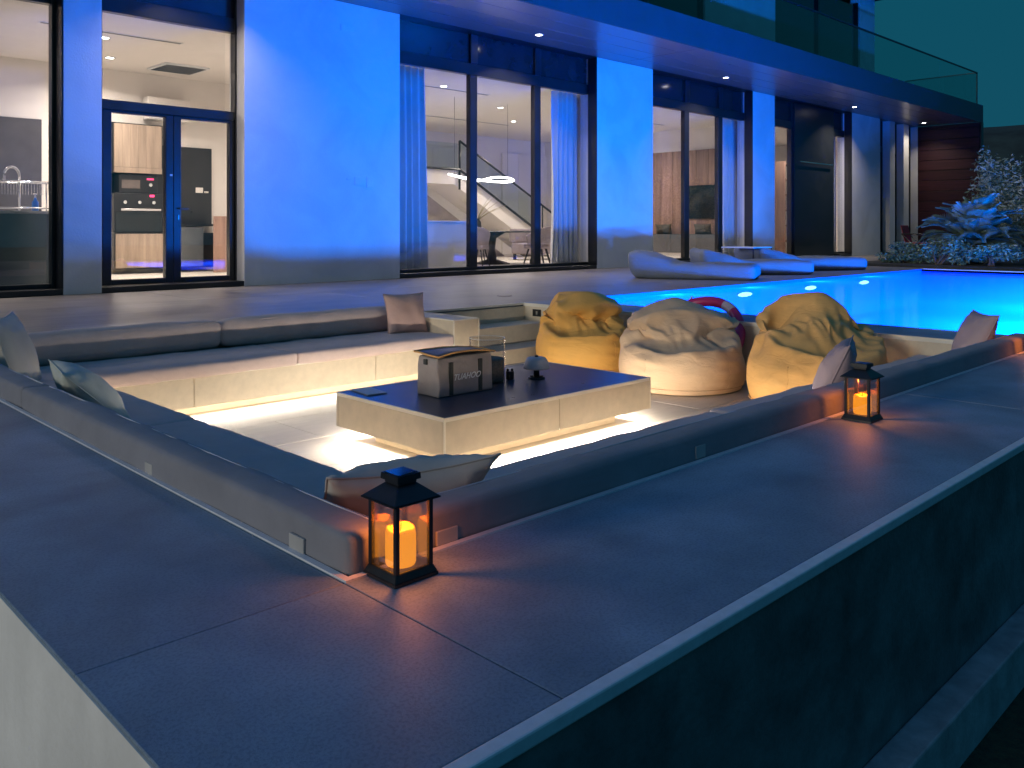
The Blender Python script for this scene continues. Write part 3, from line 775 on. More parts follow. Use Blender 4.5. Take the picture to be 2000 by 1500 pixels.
# spandrels above the glazing
# window builder: frame, sashes, panes
def window(x0, x1, muls, top=ZH, bottom=.13, upper=True, lining=0, fw=.085):
    f = bpy.data.objects.new('window', None); f.location = ((x0 + x1) / 2, GY, 0); link(f)
    f.parent = hs; f.matrix_parent_inverse = Matrix.Translation(hs.location).inverted()
    def sub(name, *a, m=M_frame, bev=.004):
        bm = bmesh.new(); add_box(bm, *a, bev, 1)
        me = bpy.data.meshes.new(name); bmesh.ops.recalc_face_normals(bm, faces=bm.faces); bm.to_mesh(me); bm.free(); me.materials.append(m)
        o = bpy.data.objects.new(name, me); C.objects.link(o); o.parent = f
        o.matrix_parent_inverse = Matrix.Translation(f.location).inverted()
        return o
    sub('sill', x0, x1, FY + .01, GY + .08, .003, .075)
    sub('frame', x0, x0 + fw, GY - .07, GY + .07, .076, ZS - .002 if upper else top)
    sub('frame', x1 - fw, x1, GY - .07, GY + .07, .076, ZS - .002 if upper else top)
    sub('frame', x0 + fw, x1 - fw, GY - .06, GY + .06, .076, bottom)
    sub('frame', x0 + fw, x1 - fw, GY - .06, GY + .06, top, top + .20, )
    if upper: sub('spandrel', x0 + fw, x1 - fw, GY - .02, GY + .02, top + .201, ZS - .003, m=M_spandrel, bev=0)
    if lining: sub('jamb_lining', lining - .02, lining - .001, FY - .004, GY - .071, .076, ZS - .006)
    xs = [x0 + fw] + [q for mm in muls for q in mm] + [x1 - fw]
    for a, b in muls:
        sub('mullion', a, b, GY - .055, GY + .055, bottom, top - .001)
        if upper: sub('mullion', a, b, GY - .075, GY + .02, top + .202, ZS - .004)
    for a, b in zip(xs[::2], xs[1::2]):
        sub('pane', a, b, GY - .004, GY + .004, bottom + .001, top - .001, m=M_pane, bev=0)
    return f, sub
window(-.6, 3.41, [(1.0, 1.12)], lining=3.385)
window(8.45, 13.74, [(10.195, 10.367), (11.852, 12.023)], lining=13.42)
window(15.31, 19.97, [(16.88, 17.07), (18.32, 18.51)], lining=19.52)
window(20.63, 22.05, [])
window(24.45, 25.80, [], lining=25.25)
for a, b in ((27.29, 28.04), (28.45, 29.17), (29.60, 30.36)): window(a, b, [], top=3.3, fw=.06)
# kitchen door with transom light
f, sub = window(3.83, 5.80, [], top=3.60, bottom=2.34, upper=True)
# overwrite: the pane above is the transom; add the double door below
DZ = 2.42
for o in list(f.children):
    if o.name.startswith('frame') and abs(o.bound_box[0][2] - .076) < 1e-3 and abs(o.bound_box[6][2] - 2.34) < 1e-3: bpy.data.objects.remove(o)
sub('frame', 3.915, 5.715, GY - .06, GY + .06, 2.345, 2.47)
dr = bpy.data.objects.new('door', None); dr.location = (4.8, GY, 0); C.objects.link(dr)
dr.parent = hs; dr.matrix_parent_inverse = Matrix.Translation(hs.location).inverted()
def dsub(name, *a, m=M_frame, bev=.004):
    bm = bmesh.new(); add_box(bm, *a, bev, 1)
    me = bpy.data.meshes.new(name); bmesh.ops.recalc_face_normals(bm, faces=bm.faces); bm.to_mesh(me); bm.free(); me.materials.append(m)
    o = bpy.data.objects.new(name, me); C.objects.link(o); o.parent = dr
    o.matrix_parent_inverse = Matrix.Translation(dr.location).inverted()
    return o
for a, b, ga, gb in ((3.925, 4.838, 4.035, 4.736), (4.842, 5.71, 4.945, 5.645)):
    dsub('leaf_stile', a, ga, GY - .05, GY + .05, .08, 2.343); dsub('leaf_stile', gb, b, GY - .05, GY + .05, .08, 2.343)
    dsub('leaf_rail', ga, gb, GY - .05, GY + .05, .08, .148); dsub('leaf_rail', ga, gb, GY - .05, GY + .05, 2.31, 2.343)
    dsub('pane', ga, gb, GY - .004, GY + .004, .149, 2.309, m=M_pane, bev=0)
dsub('handle', 4.90, 4.915, GY - .10, GY - .051, 1.07, 1.085, m=M_black); dsub('handle', 4.90, 5.03, GY - .112, GY - .101, 1.066, 1.089, m=M_black)
dsub('lock', 4.895, 4.918, GY - .058, GY - .051, .93, 1.0, m=M_chrome); dsub('sticker', 4.79, 4.825, GY - .0535, GY - .0505, 1.52, 1.545, m=mat('sticker_white', (.6, .6, .6), .6), bev=0)
# entrance panel and door
dd = box('door', 22.05, 24.45, GY - .12, GY + .1, 0.01, ZS - .005, M_frame, hs, .01)
dd['label'] = 'tall dark entrance panel with long pull bar'
for a in ((22.25, 24.2, GY - .20, GY - .17, 2.66, 2.69),):
    bm = bmesh.new(); add_box(bm, *a, .004, 1); o = bmobj('pull_bar', bm, M_chrome, None); o.parent = dd
for x in (22.3, 24.15):
    bm = bmesh.new(); add_box(bm, x - .012, x + .012, GY - .17, GY - .119, 2.665, 2.685); o = bmobj('bar_bracket', bm, M_chrome, None); o.parent = dd
# overhang: soffit planks, fascia, balcony
ys = [9.30, 9.79, 10.28, 10.77, 11.249]
sf = bpy.data.objects.new('soffit', None); sf.location = (15, 10.3, ZS); C.objects.link(sf); sf.parent = hs; sf.matrix_parent_inverse = Matrix.Translation(hs.location).inverted()
for a, b in zip(ys, ys[1:]):
    for x0, x1 in ((-2, 7.0), (7.006, 14.2), (14.206, 21.42), (21.426, 30.39)):
        bm = bmesh.new(); add_box(bm, x0, x1, a + .007, b - .007, ZS, ZS + .03, .004, 1)
        me = bpy.data.meshes.new('soffit_plank'); bmesh.ops.recalc_face_normals(bm, faces=bm.faces); bm.to_mesh(me); bm.free(); me.materials.append(M_soffit)
        o = bpy.data.objects.new('soffit_plank', me); C.objects.link(o); o.parent = sf; o.matrix_parent_inverse = Matrix.Translation(sf.location).inverted()
box('floor_slab', -2, 30.39, 9.30, 21, ZS + .031, 4.80, M_fascia, hs)
box('soffit_lining', -2, 30.39, FY, GY + .07, ZS + .0005, ZS + .03, M_frame, hs)
box('fascia', -2, 30.60, 9.27, 9.299, ZS - .012, 4.85, M_fascia, hs, .004)
box('fascia', 30.395, 30.60, 9.30, 12, ZS + .032, 4.85, M_fascia, hs)
for x0, x1 in ((4.6, 10.19), (10.21, 15.81), (15.83, 21.42), (21.44, 26.9), (26.92, 30.22)):
    box('glass_panel', x0, x1, 9.34, 9.352, 4.852, 5.86, M_balglass, hs)
box('glass_panel', 30.222, 30.234, 9.36, 11.6, 4.852, 5.86, M_balglass, hs)
box('handrail', 4.6, 30.25, 9.325, 9.365, 5.861, 5.895, M_frame, hs)
box('handrail', 30.21, 30.25, 9.366, 11.6, 5.861, 5.895, M_frame, hs)
box('handrail_post', 30.215, 30.245, 9.328, 9.358, 4.852, 5.860, M_frame, hs)
# upper storey
UY = 11.6
for a, b in ((17.9, 21.3), (26.6, 27.7), (-2, 9)): box('wall', a, b, UY, UY + .3, 4.801, 8.2, M_white, hs)
for a, b in ((9, 17.9), (21.3, 26.6)):
    n_ = max(2, int((b - a) / 1.8)); wdt = (b - a) / n_
    for k in range(n_):
        box('upper_pane', a + k * wdt + .05, a + (k + 1) * wdt - .05, UY + .12, UY + .13, 4.86, 7.8, M_spandrel, hs)
        box('upper_mullion', a + k * wdt - .05 + (.051 if k == 0 else 0), a + k * wdt + .049, UY + .05, UY + .2, 4.805, 7.9, M_frame, hs)
    box('upper_frame', b - .049, b - .001, UY + .05, UY + .2, 4.805, 7.9, M_frame, hs)
box('roof', -2.2, 27.9, 11.3, 21, 8.2, 8.5, M_fascia, hs)
box('wall', 27.4, 27.7, UY + .301, 21, 4.801, 8.2, M_white, hs)
# clad end wall
ew = thing('clad_end_wall', 'end wall of dark red horizontal timber boards under the balcony', 'wall', (30.5, 10.3, 0))
box('core', 30.43, 30.60, 9.30, FY + .4, 0, ZS - .002, M_frame, ew)
z = .02
while z < ZS - .05:
    z2 = min(ZS - .004, z + .345)
    box('board', 30.398, 30.429, 9.32, FY - .002, z + .008, z2 - .008, M_red, ew, .006, 1); z = z2
box('corner_post', 30.395, 30.605, 9.262, 9.2995, 0.01, ZS - .013, M_frame, ew)
# fittings on the big white wall
vt = thing('wall_vent', 'small louvred vent high on the white wall', 'vent', (7.45, FY, 3.9))
box('vent_frame', 7.32, 7.58, FY - .014, FY - .001, 3.855, 3.955, M_white, vt, .003)
for k in range(4): box('slat', 7.335, 7.565, FY - .019, FY - .0145, 3.866 + k * .022, 3.878 + k * .022, M_steel, vt)
for x0, x1, z0, z1, lab in ((7.43, 7.50, 1.565, 1.595, 'small flat sensor plate on the white wall'), (7.57, 7.68, 1.49, 1.62, 'square switch plate in the middle of the white wall'), (7.80, 7.92, 1.46, 1.63, 'square switch plate nearest the curtained window')):
    pz = thing('wall_plate', lab, 'switch', ((x0 + x1) / 2, FY, z0), 'plates on the white wall')
    box('plate', x0, x1, FY - .010, FY - .0008, z0, z1, M_white, pz, .003)
    box('rocker', x0 + .02, x1 - .02, FY - .013, FY - .0102, z0 + .01, z1 - .01, M_white, pz, .001)
fd = thing('floor_drain', 'small dark oval deck drain on the wood look tiles', 'drain', (7.14, 7.43, 0))
lathe('ring', [(.0, .0012), (.09, .0012), (.095, .004), (.07, .005), (.0, .005)], (7.14, 7.43, 0), M_frame, fd, 24)

# soffit downlights
M_dl = emit('downlight_lens', (1, .93, .82), 30)
def downlight(x, y, z, label, power, cat='ceiling light', group='recessed downlights under the balcony', r=.055, col=(1, .86, .70), spread=110):
    t = thing('downlight', label, cat, (x, y, z), group)
    lathe('trim_ring', [(r, -.004), (r + .03, -.004), (r + .032, .0), (r, .0)], (x, y, z - .002), M_steel, t, 24, True, False)
    lathe('lens', [(.0, -.003), (r - .002, -.003), (r - .002, -.001), (0, -.001)], (x, y, z - .002), M_dl, t, 24)
    if power: area('light', (x, y, z - .012), (0, 0, -1), r * 2, r * 2, power, col, t, 'DISK', spread)
for x, lab in ((4.93, 'balcony downlight over the kitchen door, above the picture'), (11.13, 'balcony downlight over the curtained dining room window'), (17.35, 'balcony downlight over the television room window'), (24.15, 'balcony downlight over the dark entrance'), (29.4, 'balcony downlight beside the red clad wall')):
    downlight(x, 10.69, ZS, lab, (20 if x < 6 else 45) if x < 25 else 14, spread=120)

# ------------------------------------------------------------------ rooms behind the glass
RZ = 3.66
def room(x0, x1, y1, nm):
    box('room_floor', x0, x1, GY + .081, y1, -.05, .01, M_roomfloor, hs)
    box('room_ceiling', x0, x1, GY + .081, y1, RZ, RZ + .1, M_room, hs)
    box('room_wall', x0, x1, y1, y1 + .1, 0, RZ, M_room, hs)
    box('room_wall', x0 - .1, x0 - .001, GY + .16, y1, 0, RZ, M_room, hs)
    box('room_wall', x1 + .001, x1 + .1, GY + .16, y1, 0, RZ, M_room, hs)
room(-.5, 8.20, 16.0, 'kitchen'); room(8.42, 20.60, 19.5, 'living'); room(20.82, 27.2, 15.0, 'hall')
def rl(x, y, power, lab, g): downlight(x, y, RZ, lab, power, 'ceiling light', g, .06, (1, .86, .74), 150)
for x, y, lab in ((2.0, 13.0, 'kitchen ceiling downlight over the sink'), (4.6, 13.4, 'kitchen ceiling downlight just inside the glass door'), (6.6, 13.2, 'kitchen ceiling downlight right of the glass door'), (5.2, 14.9, 'kitchen ceiling downlight deep in the room')):
    rl(x, y, 72, lab, 'kitchen ceiling downlights')
for x, y, lab in ((11.0, 13.2, 'dining room downlight left of the staircase'), (13.9, 14.6, 'dining room downlight above the dining table'), (15.9, 16.2, 'dining room downlight near the stair rail'), (17.4, 13.4, 'television room downlight near the window'), (18.9, 14.8, 'television room downlight by the wood wall'), (12.0, 17.6, 'dining room downlight near the back wall')):
    rl(x, y, 62, lab, 'living room ceiling downlights')
for x, y, lab in ((21.5, 13.2, 'hall downlight behind the left entrance glass'), (25.2, 13.2, 'hall downlight behind the right entrance glass')):
    rl(x, y, 60, lab, 'hall ceiling downlights')
def slot(x0, x1, y, lab):
    t = thing('air_slot', lab, 'vent', ((x0 + x1) / 2, y, RZ), 'linear air slots in the ceilings')
    box('slot_frame', x0, x1, y - .06, y + .06, RZ - .006, RZ - .001, M_steel, t)
    box('slot_gap', x0 + .02, x1 - .02, y - .03, y + .03, RZ - .009, RZ - .0062, M_black, t)
slot(3.6, 5.6, 13.0, 'linear air slot in the kitchen ceiling behind the transom'); slot(10.2, 12.4, 13.4, 'linear air slot nearest the dining room glass'); slot(12.2, 16.4, 16.9, 'linear air slot above the stairs'); slot(16.4, 19.4, 13.9, 'linear air slot in the television room ceiling'); slot(1.2, 2.6, 13.6, 'linear air slot over the kitchen sink')

# kitchen
KB = 15.55
kc = thing('wall_cabinet', 'grey oak wall cabinet above the oven', 'cabinet', (5.9, 15.8, 1.8))
box('carcass', 5.46, 6.36, KB + .03, 15.99, 1.80, 2.68, M_black, kc)
for k in range(6): box('board', 5.50 + k * .138, 5.50 + k * .138 + .136, KB, KB + .029, 1.90, 2.66, M_oak, kc)
box('bottom_lip', 5.50, 6.33, KB - .006, KB + .029, 1.80, 1.895, M_oak, kc)
bk = thing('backsplash', 'tall black backsplash panel on the kitchen wall', 'panel', (6.5, 15.98, .9)); box('panel', 5.40, 7.46, 15.955, 15.985, .88, 2.36, M_black, bk)
bk = thing('backsplash', 'tall dark splash panel behind the sink window', 'panel', (3, 15.98, .9)); box('panel', .2, 4.46, 15.955, 15.985, .88, 2.66, mat('charcoal_panel', (.06, .055, .06), .4), bk)
ov = thing('oven', 'built in black oven with three steel knobs and bar handle', 'oven', (5.95, 15.7, .72))
box('body', 5.50, 6.36, KB + .02, 15.95, .74, 1.44, M_black, ov, .006)
box('glass_front', 5.53, 6.33, KB + .008, KB + .019, .76, 1.10, M_tv, ov)
box('handle', 5.60, 6.30, KB - .05, KB - .03, 1.13, 1.17, M_chrome, ov, .006)
for x in (5.68, 5.93, 6.18): 
    bm = bmesh.new(); bmesh.ops.create_cone(bm, cap_ends=True, segments=18, radius1=.034, radius2=.03, depth=.04, matrix=Matrix.Translation((x, KB - .001, 1.28)) @ Matrix.Rotation(R(90), 4, 'X')); bmobj('knob', bm, M_chrome, ov)
box('display', 6.12, 6.20, KB + .012, KB + .019, 1.56 - .18, 1.60 - .18, emit('red_display', (1, .05, .2), 1.5), ov)
mw = thing('coffee_machine', 'dark coffee machine with lit dial on the kitchen counter', 'appliance', (6.2, 15.8, 1.46))
box('body', 5.62, 6.30, KB + .1, 15.95, 1.446, 1.78, M_black, mw, .01)
box('window', 5.66, 5.98, KB + .094, KB + .099, 1.53, 1.68, mat('appliance_window', (.16, .13, .12), .2), mw)
bm = bmesh.new(); bmesh.ops.create_cone(bm, cap_ends=True, segments=20, radius1=.032, radius2=.03, depth=.03, matrix=Matrix.Translation((6.16, KB + .088, 1.60)) @ Matrix.Rotation(R(90), 4, 'X')); bmobj('dial', bm, M_chrome, mw)
box('display', 6.10, 6.22, KB + .09, KB + .099, 1.69, 1.72, emit('red_display', (1, .05, .2), 1.5), mw)
bc = thing('base_cabinet', 'oak fronted base cabinets under the oven', 'cabinet', (6.4, 15.7, 0))
box('drawer_front', 5.52, 6.36, KB - .02, KB + .0, .12, .72, M_oak, bc, .003)
box('carcass', 5.50, 7.46, KB + .001, 15.95, .09, .735, M_black, bc)
box('worktop', 6.37, 7.46, KB - .02, 15.95, .86, .90, M_black, bc)
box('drawer_front', 6.40, 7.10, KB - .02, KB + .0, .12, .84, mat('slate_front', (.10, .11, .12), .3), bc)
ip = thing('island_panel', 'dark walnut end panel of a kitchen unit by the door', 'cabinet', (7.3, 15.0, 0))
box('board', 7.02, 7.50, 14.9, 14.95, .02, 1.04, M_wood, ip); box('board', 7.502, 7.55, 14.9, 15.5, .02, 1.04, M_wood, ip)
so = thing('wall_socket', 'double white socket on the black kitchen wall', 'socket', (7.2, 15.95, 1.5)); box('plate', 7.14, 7.28, 15.94, 15.954, 1.50, 1.60, M_room, so); lathe('plug', [(.0, 0), (.04, 0), (.04, .03), (0, .03)], (7.34, 15.93, 1.50), M_room, so, 14)
hd = thing('ceiling_vent', 'square grey ceiling vent in the kitchen', 'vent', (6.4, 15.0, RZ))
box('vent_frame', 6.0, 6.8, 14.6, 15.4, RZ - .03, RZ - .001, M_steel, hd, .004)
for k in range(8): box('slat', 6.05, 6.75, 14.66 + k * .09, 14.70 + k * .09, RZ - .038, RZ - .031, M_frame, hd)
hd = thing('air_conditioner', 'pale boxy air conditioner high on the kitchen back wall', 'air conditioner', (6.6, 15.8, 2.85))
box('casing', 6.15, 6.95, 15.72, 15.99, 2.80, 3.22, M_room, hd, .02); box('outlet', 6.2, 6.9, 15.712, 15.719, 2.83, 2.87, M_steel, hd)
sn = thing('sink_counter', 'dark kitchen counter with glass splash behind the left window', 'counter', (2.4, 12.4, 0))
box('carcass', .6, 3.68, 12.25, 12.85, .01, 1.0, mat('teal_counter_front', (.05, .075, .085), .35), sn, .004); box('worktop', .58, 3.70, 12.22, 12.88, 1.001, 1.04, mat('grey_quartz', (.30, .30, .31), .25), sn, .004)
rk = thing('dish_rack', 'chrome wire dish rack on the kitchen counter', 'dish rack', (3.2, 12.5, 1.04))
for zz in (1.08, 1.42): tube('rail', [(2.6, 12.36, zz), (3.62, 12.36, zz), (3.62, 12.74, zz), (2.6, 12.74, zz)], .009, M_chrome, rk, 6, True)
for k in range(30): tube('wire', [(2.62 + k * .034, 12.36, 1.25), (2.62 + k * .034, 12.36, 1.43)], .0035, M_chrome, rk, 5)
for xx in (2.6, 3.62):
    for yy in (12.36, 12.74): tube('upright', [(xx, yy, 1.0405), (xx, yy, 1.42)], .009, M_chrome, rk, 6)
fc = thing('kitchen_tap', 'arched spring tap over the kitchen sink', 'tap', (3.2, 12.6, 1.04))
tube('riser', [(3.26, 12.62, 1.041), (3.26, 12.62, 1.5)], .014, M_chrome, fc)
tube('spout', [(3.26 - .09 * (1 - math.cos(a * math.pi / 10)), 12.62, 1.5 + .12 * math.sin(a * math.pi / 10)) for a in range(11)] + [(3.08, 12.62, 1.42)], .016, M_chrome, fc)
sp = thing('soap_bottle', 'blue washing up bottle behind the dish rack', 'bottle', (3.45, 12.6, 1.04))
lathe('body', [(.0, 0), (.04, 0), (.042, .02), (.04, .12), (.015, .16), (.015, .18), (0, .18)], (3.45, 12.62, 1.041), mat('blue_plastic', (.03, .14, .5), .3), sp, 18); lathe('pump', [(.01, .1805), (.01, .22), (.025, .222), (.025, .235), (0, .236)], (3.45, 12.62, 1.041), M_room, sp, 12)

# dining / living room
def curtain(x0, x1, y, z0, z1, m, label, folds, flare=.06, seed=0):
    bm = bmesh.new(); NXc = folds * 10; NZ = 14; g = {}
    for side in (0, 1):
        for i in range(NXc + 1):
            for j in range(NZ + 1):
                u = i / NXc; v = j / NZ
                amp = .045 + .03 * (1 - v)
                xx = x0 + (x1 - x0) * u + flare * (1 - v) * (u - .5)
                yy = y + amp * math.sin(u * folds * 2 * math.pi + .6 * noise.noise(Vector((u * 5, v * 1.5, seed))) * 3) + side * .006
                g[side, i, j] = bm.verts.new((xx, yy, z0 + (z1 - z0) * v))
        for i in range(NXc):
            for j in range(NZ): bm.faces.new((g[side, i, j], g[side, i + 1, j], g[side, i + 1, j + 1], g[side, i, j + 1]))
    for i in range(NXc):
        for j in (0, NZ): bm.faces.new((g[0, i, j], g[0, i + 1, j], g[1, i + 1, j], g[1, i, j]))
    for j in range(NZ):
        for i in (0, NXc): bm.faces.new((g[0, i, j], g[0, i, j + 1], g[1, i, j + 1], g[1, i, j]))
    o = bmobj('curtain', bm, m, None, True)
    tag(o, label, 'curtain', 'floor length curtains behind the glass')
curtain(8.60, 9.45, 11.86, .03, 3.62, M_curtain, 'gathered curtain at the left of the dining room window', 6, .12, 1)
curtain(12.75, 13.60, 11.86, .03, 3.62, M_curtain, 'gathered curtain at the right of the dining room window', 6, .05, 2)
curtain(15.45, 16.05, 11.86, .03, 3.62, M_curtain, 'gathered curtain at the left of the television room window', 5, .05, 3)
curtain(19.0, 19.85, 11.86, .03, 3.62, M_curtain, 'gathered curtain at the right of the television room window', 6, .05, 4)
curtain(24.9, 25.5, 11.9, .03, 3.62, M_curtain, 'narrow curtain behind the glass right of the entrance', 4, .02, 5)
wc = thing('white_cabinet', 'plain white low cabinet just inside the dining room glass', 'cabinet', (10.1, 12.6, 0))
box('carcass', 9.2, 10.98, 12.3, 12.9, .02, .93, M_room, wc, .004); box('top', 9.18, 11.0, 12.28, 12.92, .931, .96, M_room, wc, .004)
dt = thing('dining_table', 'dark dining table on a flared pedestal', 'table', (13.3, 14.2, 0))
lathe('table_top', [(.0, .73), (.88, .73), (.90, .745), (.88, .76), (0, .76)], (13.35, 14.3, 0), M_black, dt, 40)
lathe('pedestal', [(.42, .012), (.40, .03), (.12, .12), (.07, .35), (.10, .6), (.30, .729)], (13.35, 14.3, 0), M_black, dt, 24)
def dchair(x, y, rz, lab):
    t = thing('dining_chair', lab, 'chair', (x, y, .01), 'mauve grey dining chairs', rz)
    Mx = Matrix.Translation((x, y, .01)) @ Matrix.Rotation(rz, 4, 'Z')
    bm = bmesh.new(); NA = 24; NZ = 8; g = {}
    for s_ in (0, 1):
        for i in range(NA + 1):
            a = R(-125 + 250 * i / NA)
            top = .46 + .40 * (.5 + .5 * math.cos(a * .85)) ** .8
            for j in range(NZ + 1):
                v = j / NZ; rr = (.27 + .05 * v) - s_ * .035
                g[s_, i, j] = bm.verts.new(Mx @ Vector((rr * math.sin(a), -rr * math.cos(a), .44 + (top - .44) * v)))
        for i in range(NA):
            for j in range(NZ): bm.faces.new((g[s_, i, j], g[s_, i + 1, j], g[s_, i + 1, j + 1], g[s_, i, j + 1]))
    for i in range(NA): bm.faces.new((g[0, i, NZ], g[0, i + 1, NZ], g[1, i + 1, NZ], g[1, i, NZ])); bm.faces.new((g[0, i, 0], g[0, i + 1, 0], g[1, i + 1, 0], g[1, i, 0]))
    for i in (0, NA):
        for j in range(NZ): bm.faces.new((g[0, i, j], g[0, i, j + 1], g[1, i, j + 1], g[1, i, j]))
    bmobj('backrest', bm, M_greyfab, t, True)
    bm = bmesh.new(); add_box(bm, -.23, .23, -.22, .26, .36, .46, .04, 3, Mx); bmobj('seat', bm, M_greyfab, t, True)
    for sx in (-1, 1):
        for sy in (-1, 1):
            tube('leg', [Mx @ Vector((sx * .16, sy * .15, .359)), Mx @ Vector((sx * .24, sy * .24, 0))], [.017, .012], M_black, t, 8)
for x, y, rz, lab in ((12.35, 13.75, R(-60), 'mauve grey dining chair at the left of the round table'), (13.75, 13.25, R(25), 'mauve grey dining chair in front of the round table'), (14.4, 13.9, R(62), 'mauve grey dining chair at the right, close to the glass'), (12.9, 15.3, R(160), 'mauve grey dining chair behind the round table'), (13.9, 15.3, R(200), 'second mauve grey dining chair behind the round table')):
    dchair(x, y, rz, lab)
vz = thing('branch_vase', 'vase of bare spreading branches on the dining table', 'vase', (12.75, 14.1, .76))
lathe('vessel', [(.0, 0), (.07, 0), (.10, .08), (.09, .2), (.05, .26), (.055, .28), (.04, .28), (.04, .05), (0, .05)], (12.8, 14.2, .761), mat('dark_vessel', (.06, .05, .045), .4), vz, 22)
M_br = mat('dry_twig', (.42, .36, .22), .8)
for k in range(26):
    a = random.uniform(0, 2 * math.pi); sp_ = random.uniform(.25, .75); h_ = random.uniform(.35, .75)
    p = [Vector((12.8 + math.cos(a) * sp_ * t_ ** 1.4, 14.2 + math.sin(a) * sp_ * t_ ** 1.4, .95 + h_ * t_ - .12 * t_ * t_)) for t_ in (0, .25, .5, .75, 1)]
    tube('twig', p, [.008, .007, .006, .004, .002], M_br, vz, 5)
pd = thing('pendant_lamp', 'glowing looped ring pendant lamp over the dining table', 'pendant lamp', (13, 14, 1.9))
M_ring = emit('ring_led', (1, .95, .88), 10)
pts = [(12.85 + .86 * math.cos(a), 14.1 + .30 * math.sin(2 * a) * .9, 1.93 + .07 * math.sin(2 * a + .6)) for a in [2 * math.pi * k / 80 for k in range(80)]]
tube('glowing_loop', pts, .022, M_ring, pd, 8, True)
for x in (12.05, 13.65): tube('cable', [(x, 14.1, 1.95), (x, 14.1, RZ - .001)], .004, M_black, pd, 5)
# staircase along the back
stc = thing('staircase', 'white staircase with glass balustrade and dark handrail', 'staircase', (16, 17.5, 0))
LA = 2.34
bm = bmesh.new()
prof = [(12.0, LA), (14.75, LA), (18.95, .02), (18.2, .012), (14.6, LA - .36), (12.0, LA - .36)]
A = [bm.verts.new((p, 17.1, q)) for p, q in prof]; B = [bm.verts.new((p, 18.2, q)) for p, q in prof]
bm.faces.new(A); bm.faces.new(B)
for k in range(len(prof)): bm.faces.new((A[k], A[(k + 1) % 6], B[(k + 1) % 6], B[k]))
bmobj('stair_body', bm, M_room, stc)
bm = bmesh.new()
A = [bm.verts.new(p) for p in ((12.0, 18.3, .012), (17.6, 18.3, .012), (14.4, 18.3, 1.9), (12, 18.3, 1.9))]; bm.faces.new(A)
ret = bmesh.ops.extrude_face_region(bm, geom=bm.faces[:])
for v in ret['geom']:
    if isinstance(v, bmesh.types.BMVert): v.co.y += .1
bmobj('painted_stair_shade', bm, mat('stair_shadow_panel', (.42, .37, .36), .8), stc)  # grey sheet painted as the shade beneath the stairs
tube('string_edge', [(12.0, 17.05, LA + .03), (14.75, 17.05, LA + .03), (18.9, 17.05, .10)], .035, M_black, stc, 6, smooth=False)
tube('handrail', [(14.75, 17.05, 3.12), (17.45, 17.05, 1.72), (18.45, 17.05, 1.20), (18.7, 17.05, 1.20)], .032, M_black, stc, 8)
tube('newel', [(14.75, 17.05, LA - .5), (14.75, 17.05, 3.12)], .03, M_black, stc, 8)
for x in (17.9, 18.4): tube('baluster', [(x, 17.05, .30), (x, 17.05, 1.20 + (18.45 - x) * .52)], .022, M_black, stc, 8)
bm = bmesh.new()
for q in (0, .012):
    pass
A = [bm.verts.new(p) for p in ((14.8, 17.06, 2.42), (17.6, 17.06, .86), (17.6, 17.06, 1.60), (14.8, 17.06, 3.05))]; bm.faces.new(A)
ret = bmesh.ops.extrude_face_region(bm, geom=bm.faces[:])
for v in ret['geom']:
    if isinstance(v, bmesh.types.BMVert): v.co.y += .012
bmobj('glass_panel', bm, glass('stair_glass', (.86, .92, .90), 1.5, 0, 1, .04), stc)
box('glass_panel', 12.0, 14.7, 17.06, 17.072, LA + .06, 3.05, MATS['stair_glass'], stc)
cw = thing('tall_cupboard', 'built in pale cupboard doors behind the stair foot', 'cupboard', (19.6, 19.4, 0))
for x in (18.6, 19.3, 20.0):
    box('cupboard_door', x, x + .69, 19.44, 19.498, .02, 1.7, M_room, cw, .004); box('cupboard_door', x, x + .69, 19.44, 19.498, 1.706, 3.2, M_room, cw, .004)
sd = thing('pale_sofa', 'low pale sofa on dark feet beyond the dining chairs', 'sofa', (16.3, 15.6, 0))
box('seat', 15.6, 17.2, 15.2, 16.0, .16, .45, M_greyfab, sd, .05, 3); box('backrest', 15.6, 17.2, 15.85, 16.08, .451, .82, M_greyfab, sd, .05, 3)
for x in (15.7, 17.1):
    for yy in (15.3, 15.95): box('foot', x - .03, x + .03, yy - .03, yy + .03, .011, .159, M_black, sd)
# television wall, facing the dining table
tw = thing('timber_feature_wall', 'walnut panelled wall behind the television', 'panelling', (20.55, 14, 0))
y = 12.0
while y < 17.9:
    box('board', 20.53, 20.598, y + .002, y + .396, .02, 3.03, M_wood, tw, .003, 1); y += .4
tv = thing('television', 'large black television on the walnut wall', 'television', (20.5, 13.25, 1.1))
box('screen', 20.485, 20.50, 12.58, 13.95, 1.11, 2.02, M_tv, tv); box('bezel', 20.501, 20.528, 12.565, 13.965, 1.095, 2.035, M_black, tv)
lb = thing('media_cabinet', 'long dark grey cabinet under the television', 'cabinet', (20.2, 13.5, 0))
for k in range(3): box('cabinet_door', 20.02, 20.04, 12.4 + k * .85, 12.4 + k * .85 + .84, .16, .66, mat('dark_grey_lacquer', (.10, .10, .105), .4), lb)
box('carcass', 20.041, 20.52, 12.38, 14.98, .15, .67, M_black, lb); box('plinth', 20.1, 20.5, 12.42, 14.9, .011, .149, M_room, lb)
for y, lab in ((13.2, 'dark bolster cushion lying on the media cabinet'), (14.5, 'dark rounded cushion at the far end of the media cabinet')):
    p = pillow('pillow', .55, .30, .2, (20.25, y, .80), (R(80), 0, R(90)), mat('olive_brown_velvet', (.07, .06, .045), .8), lab, y)
    p['group'] = 'cushions on the media cabinet'
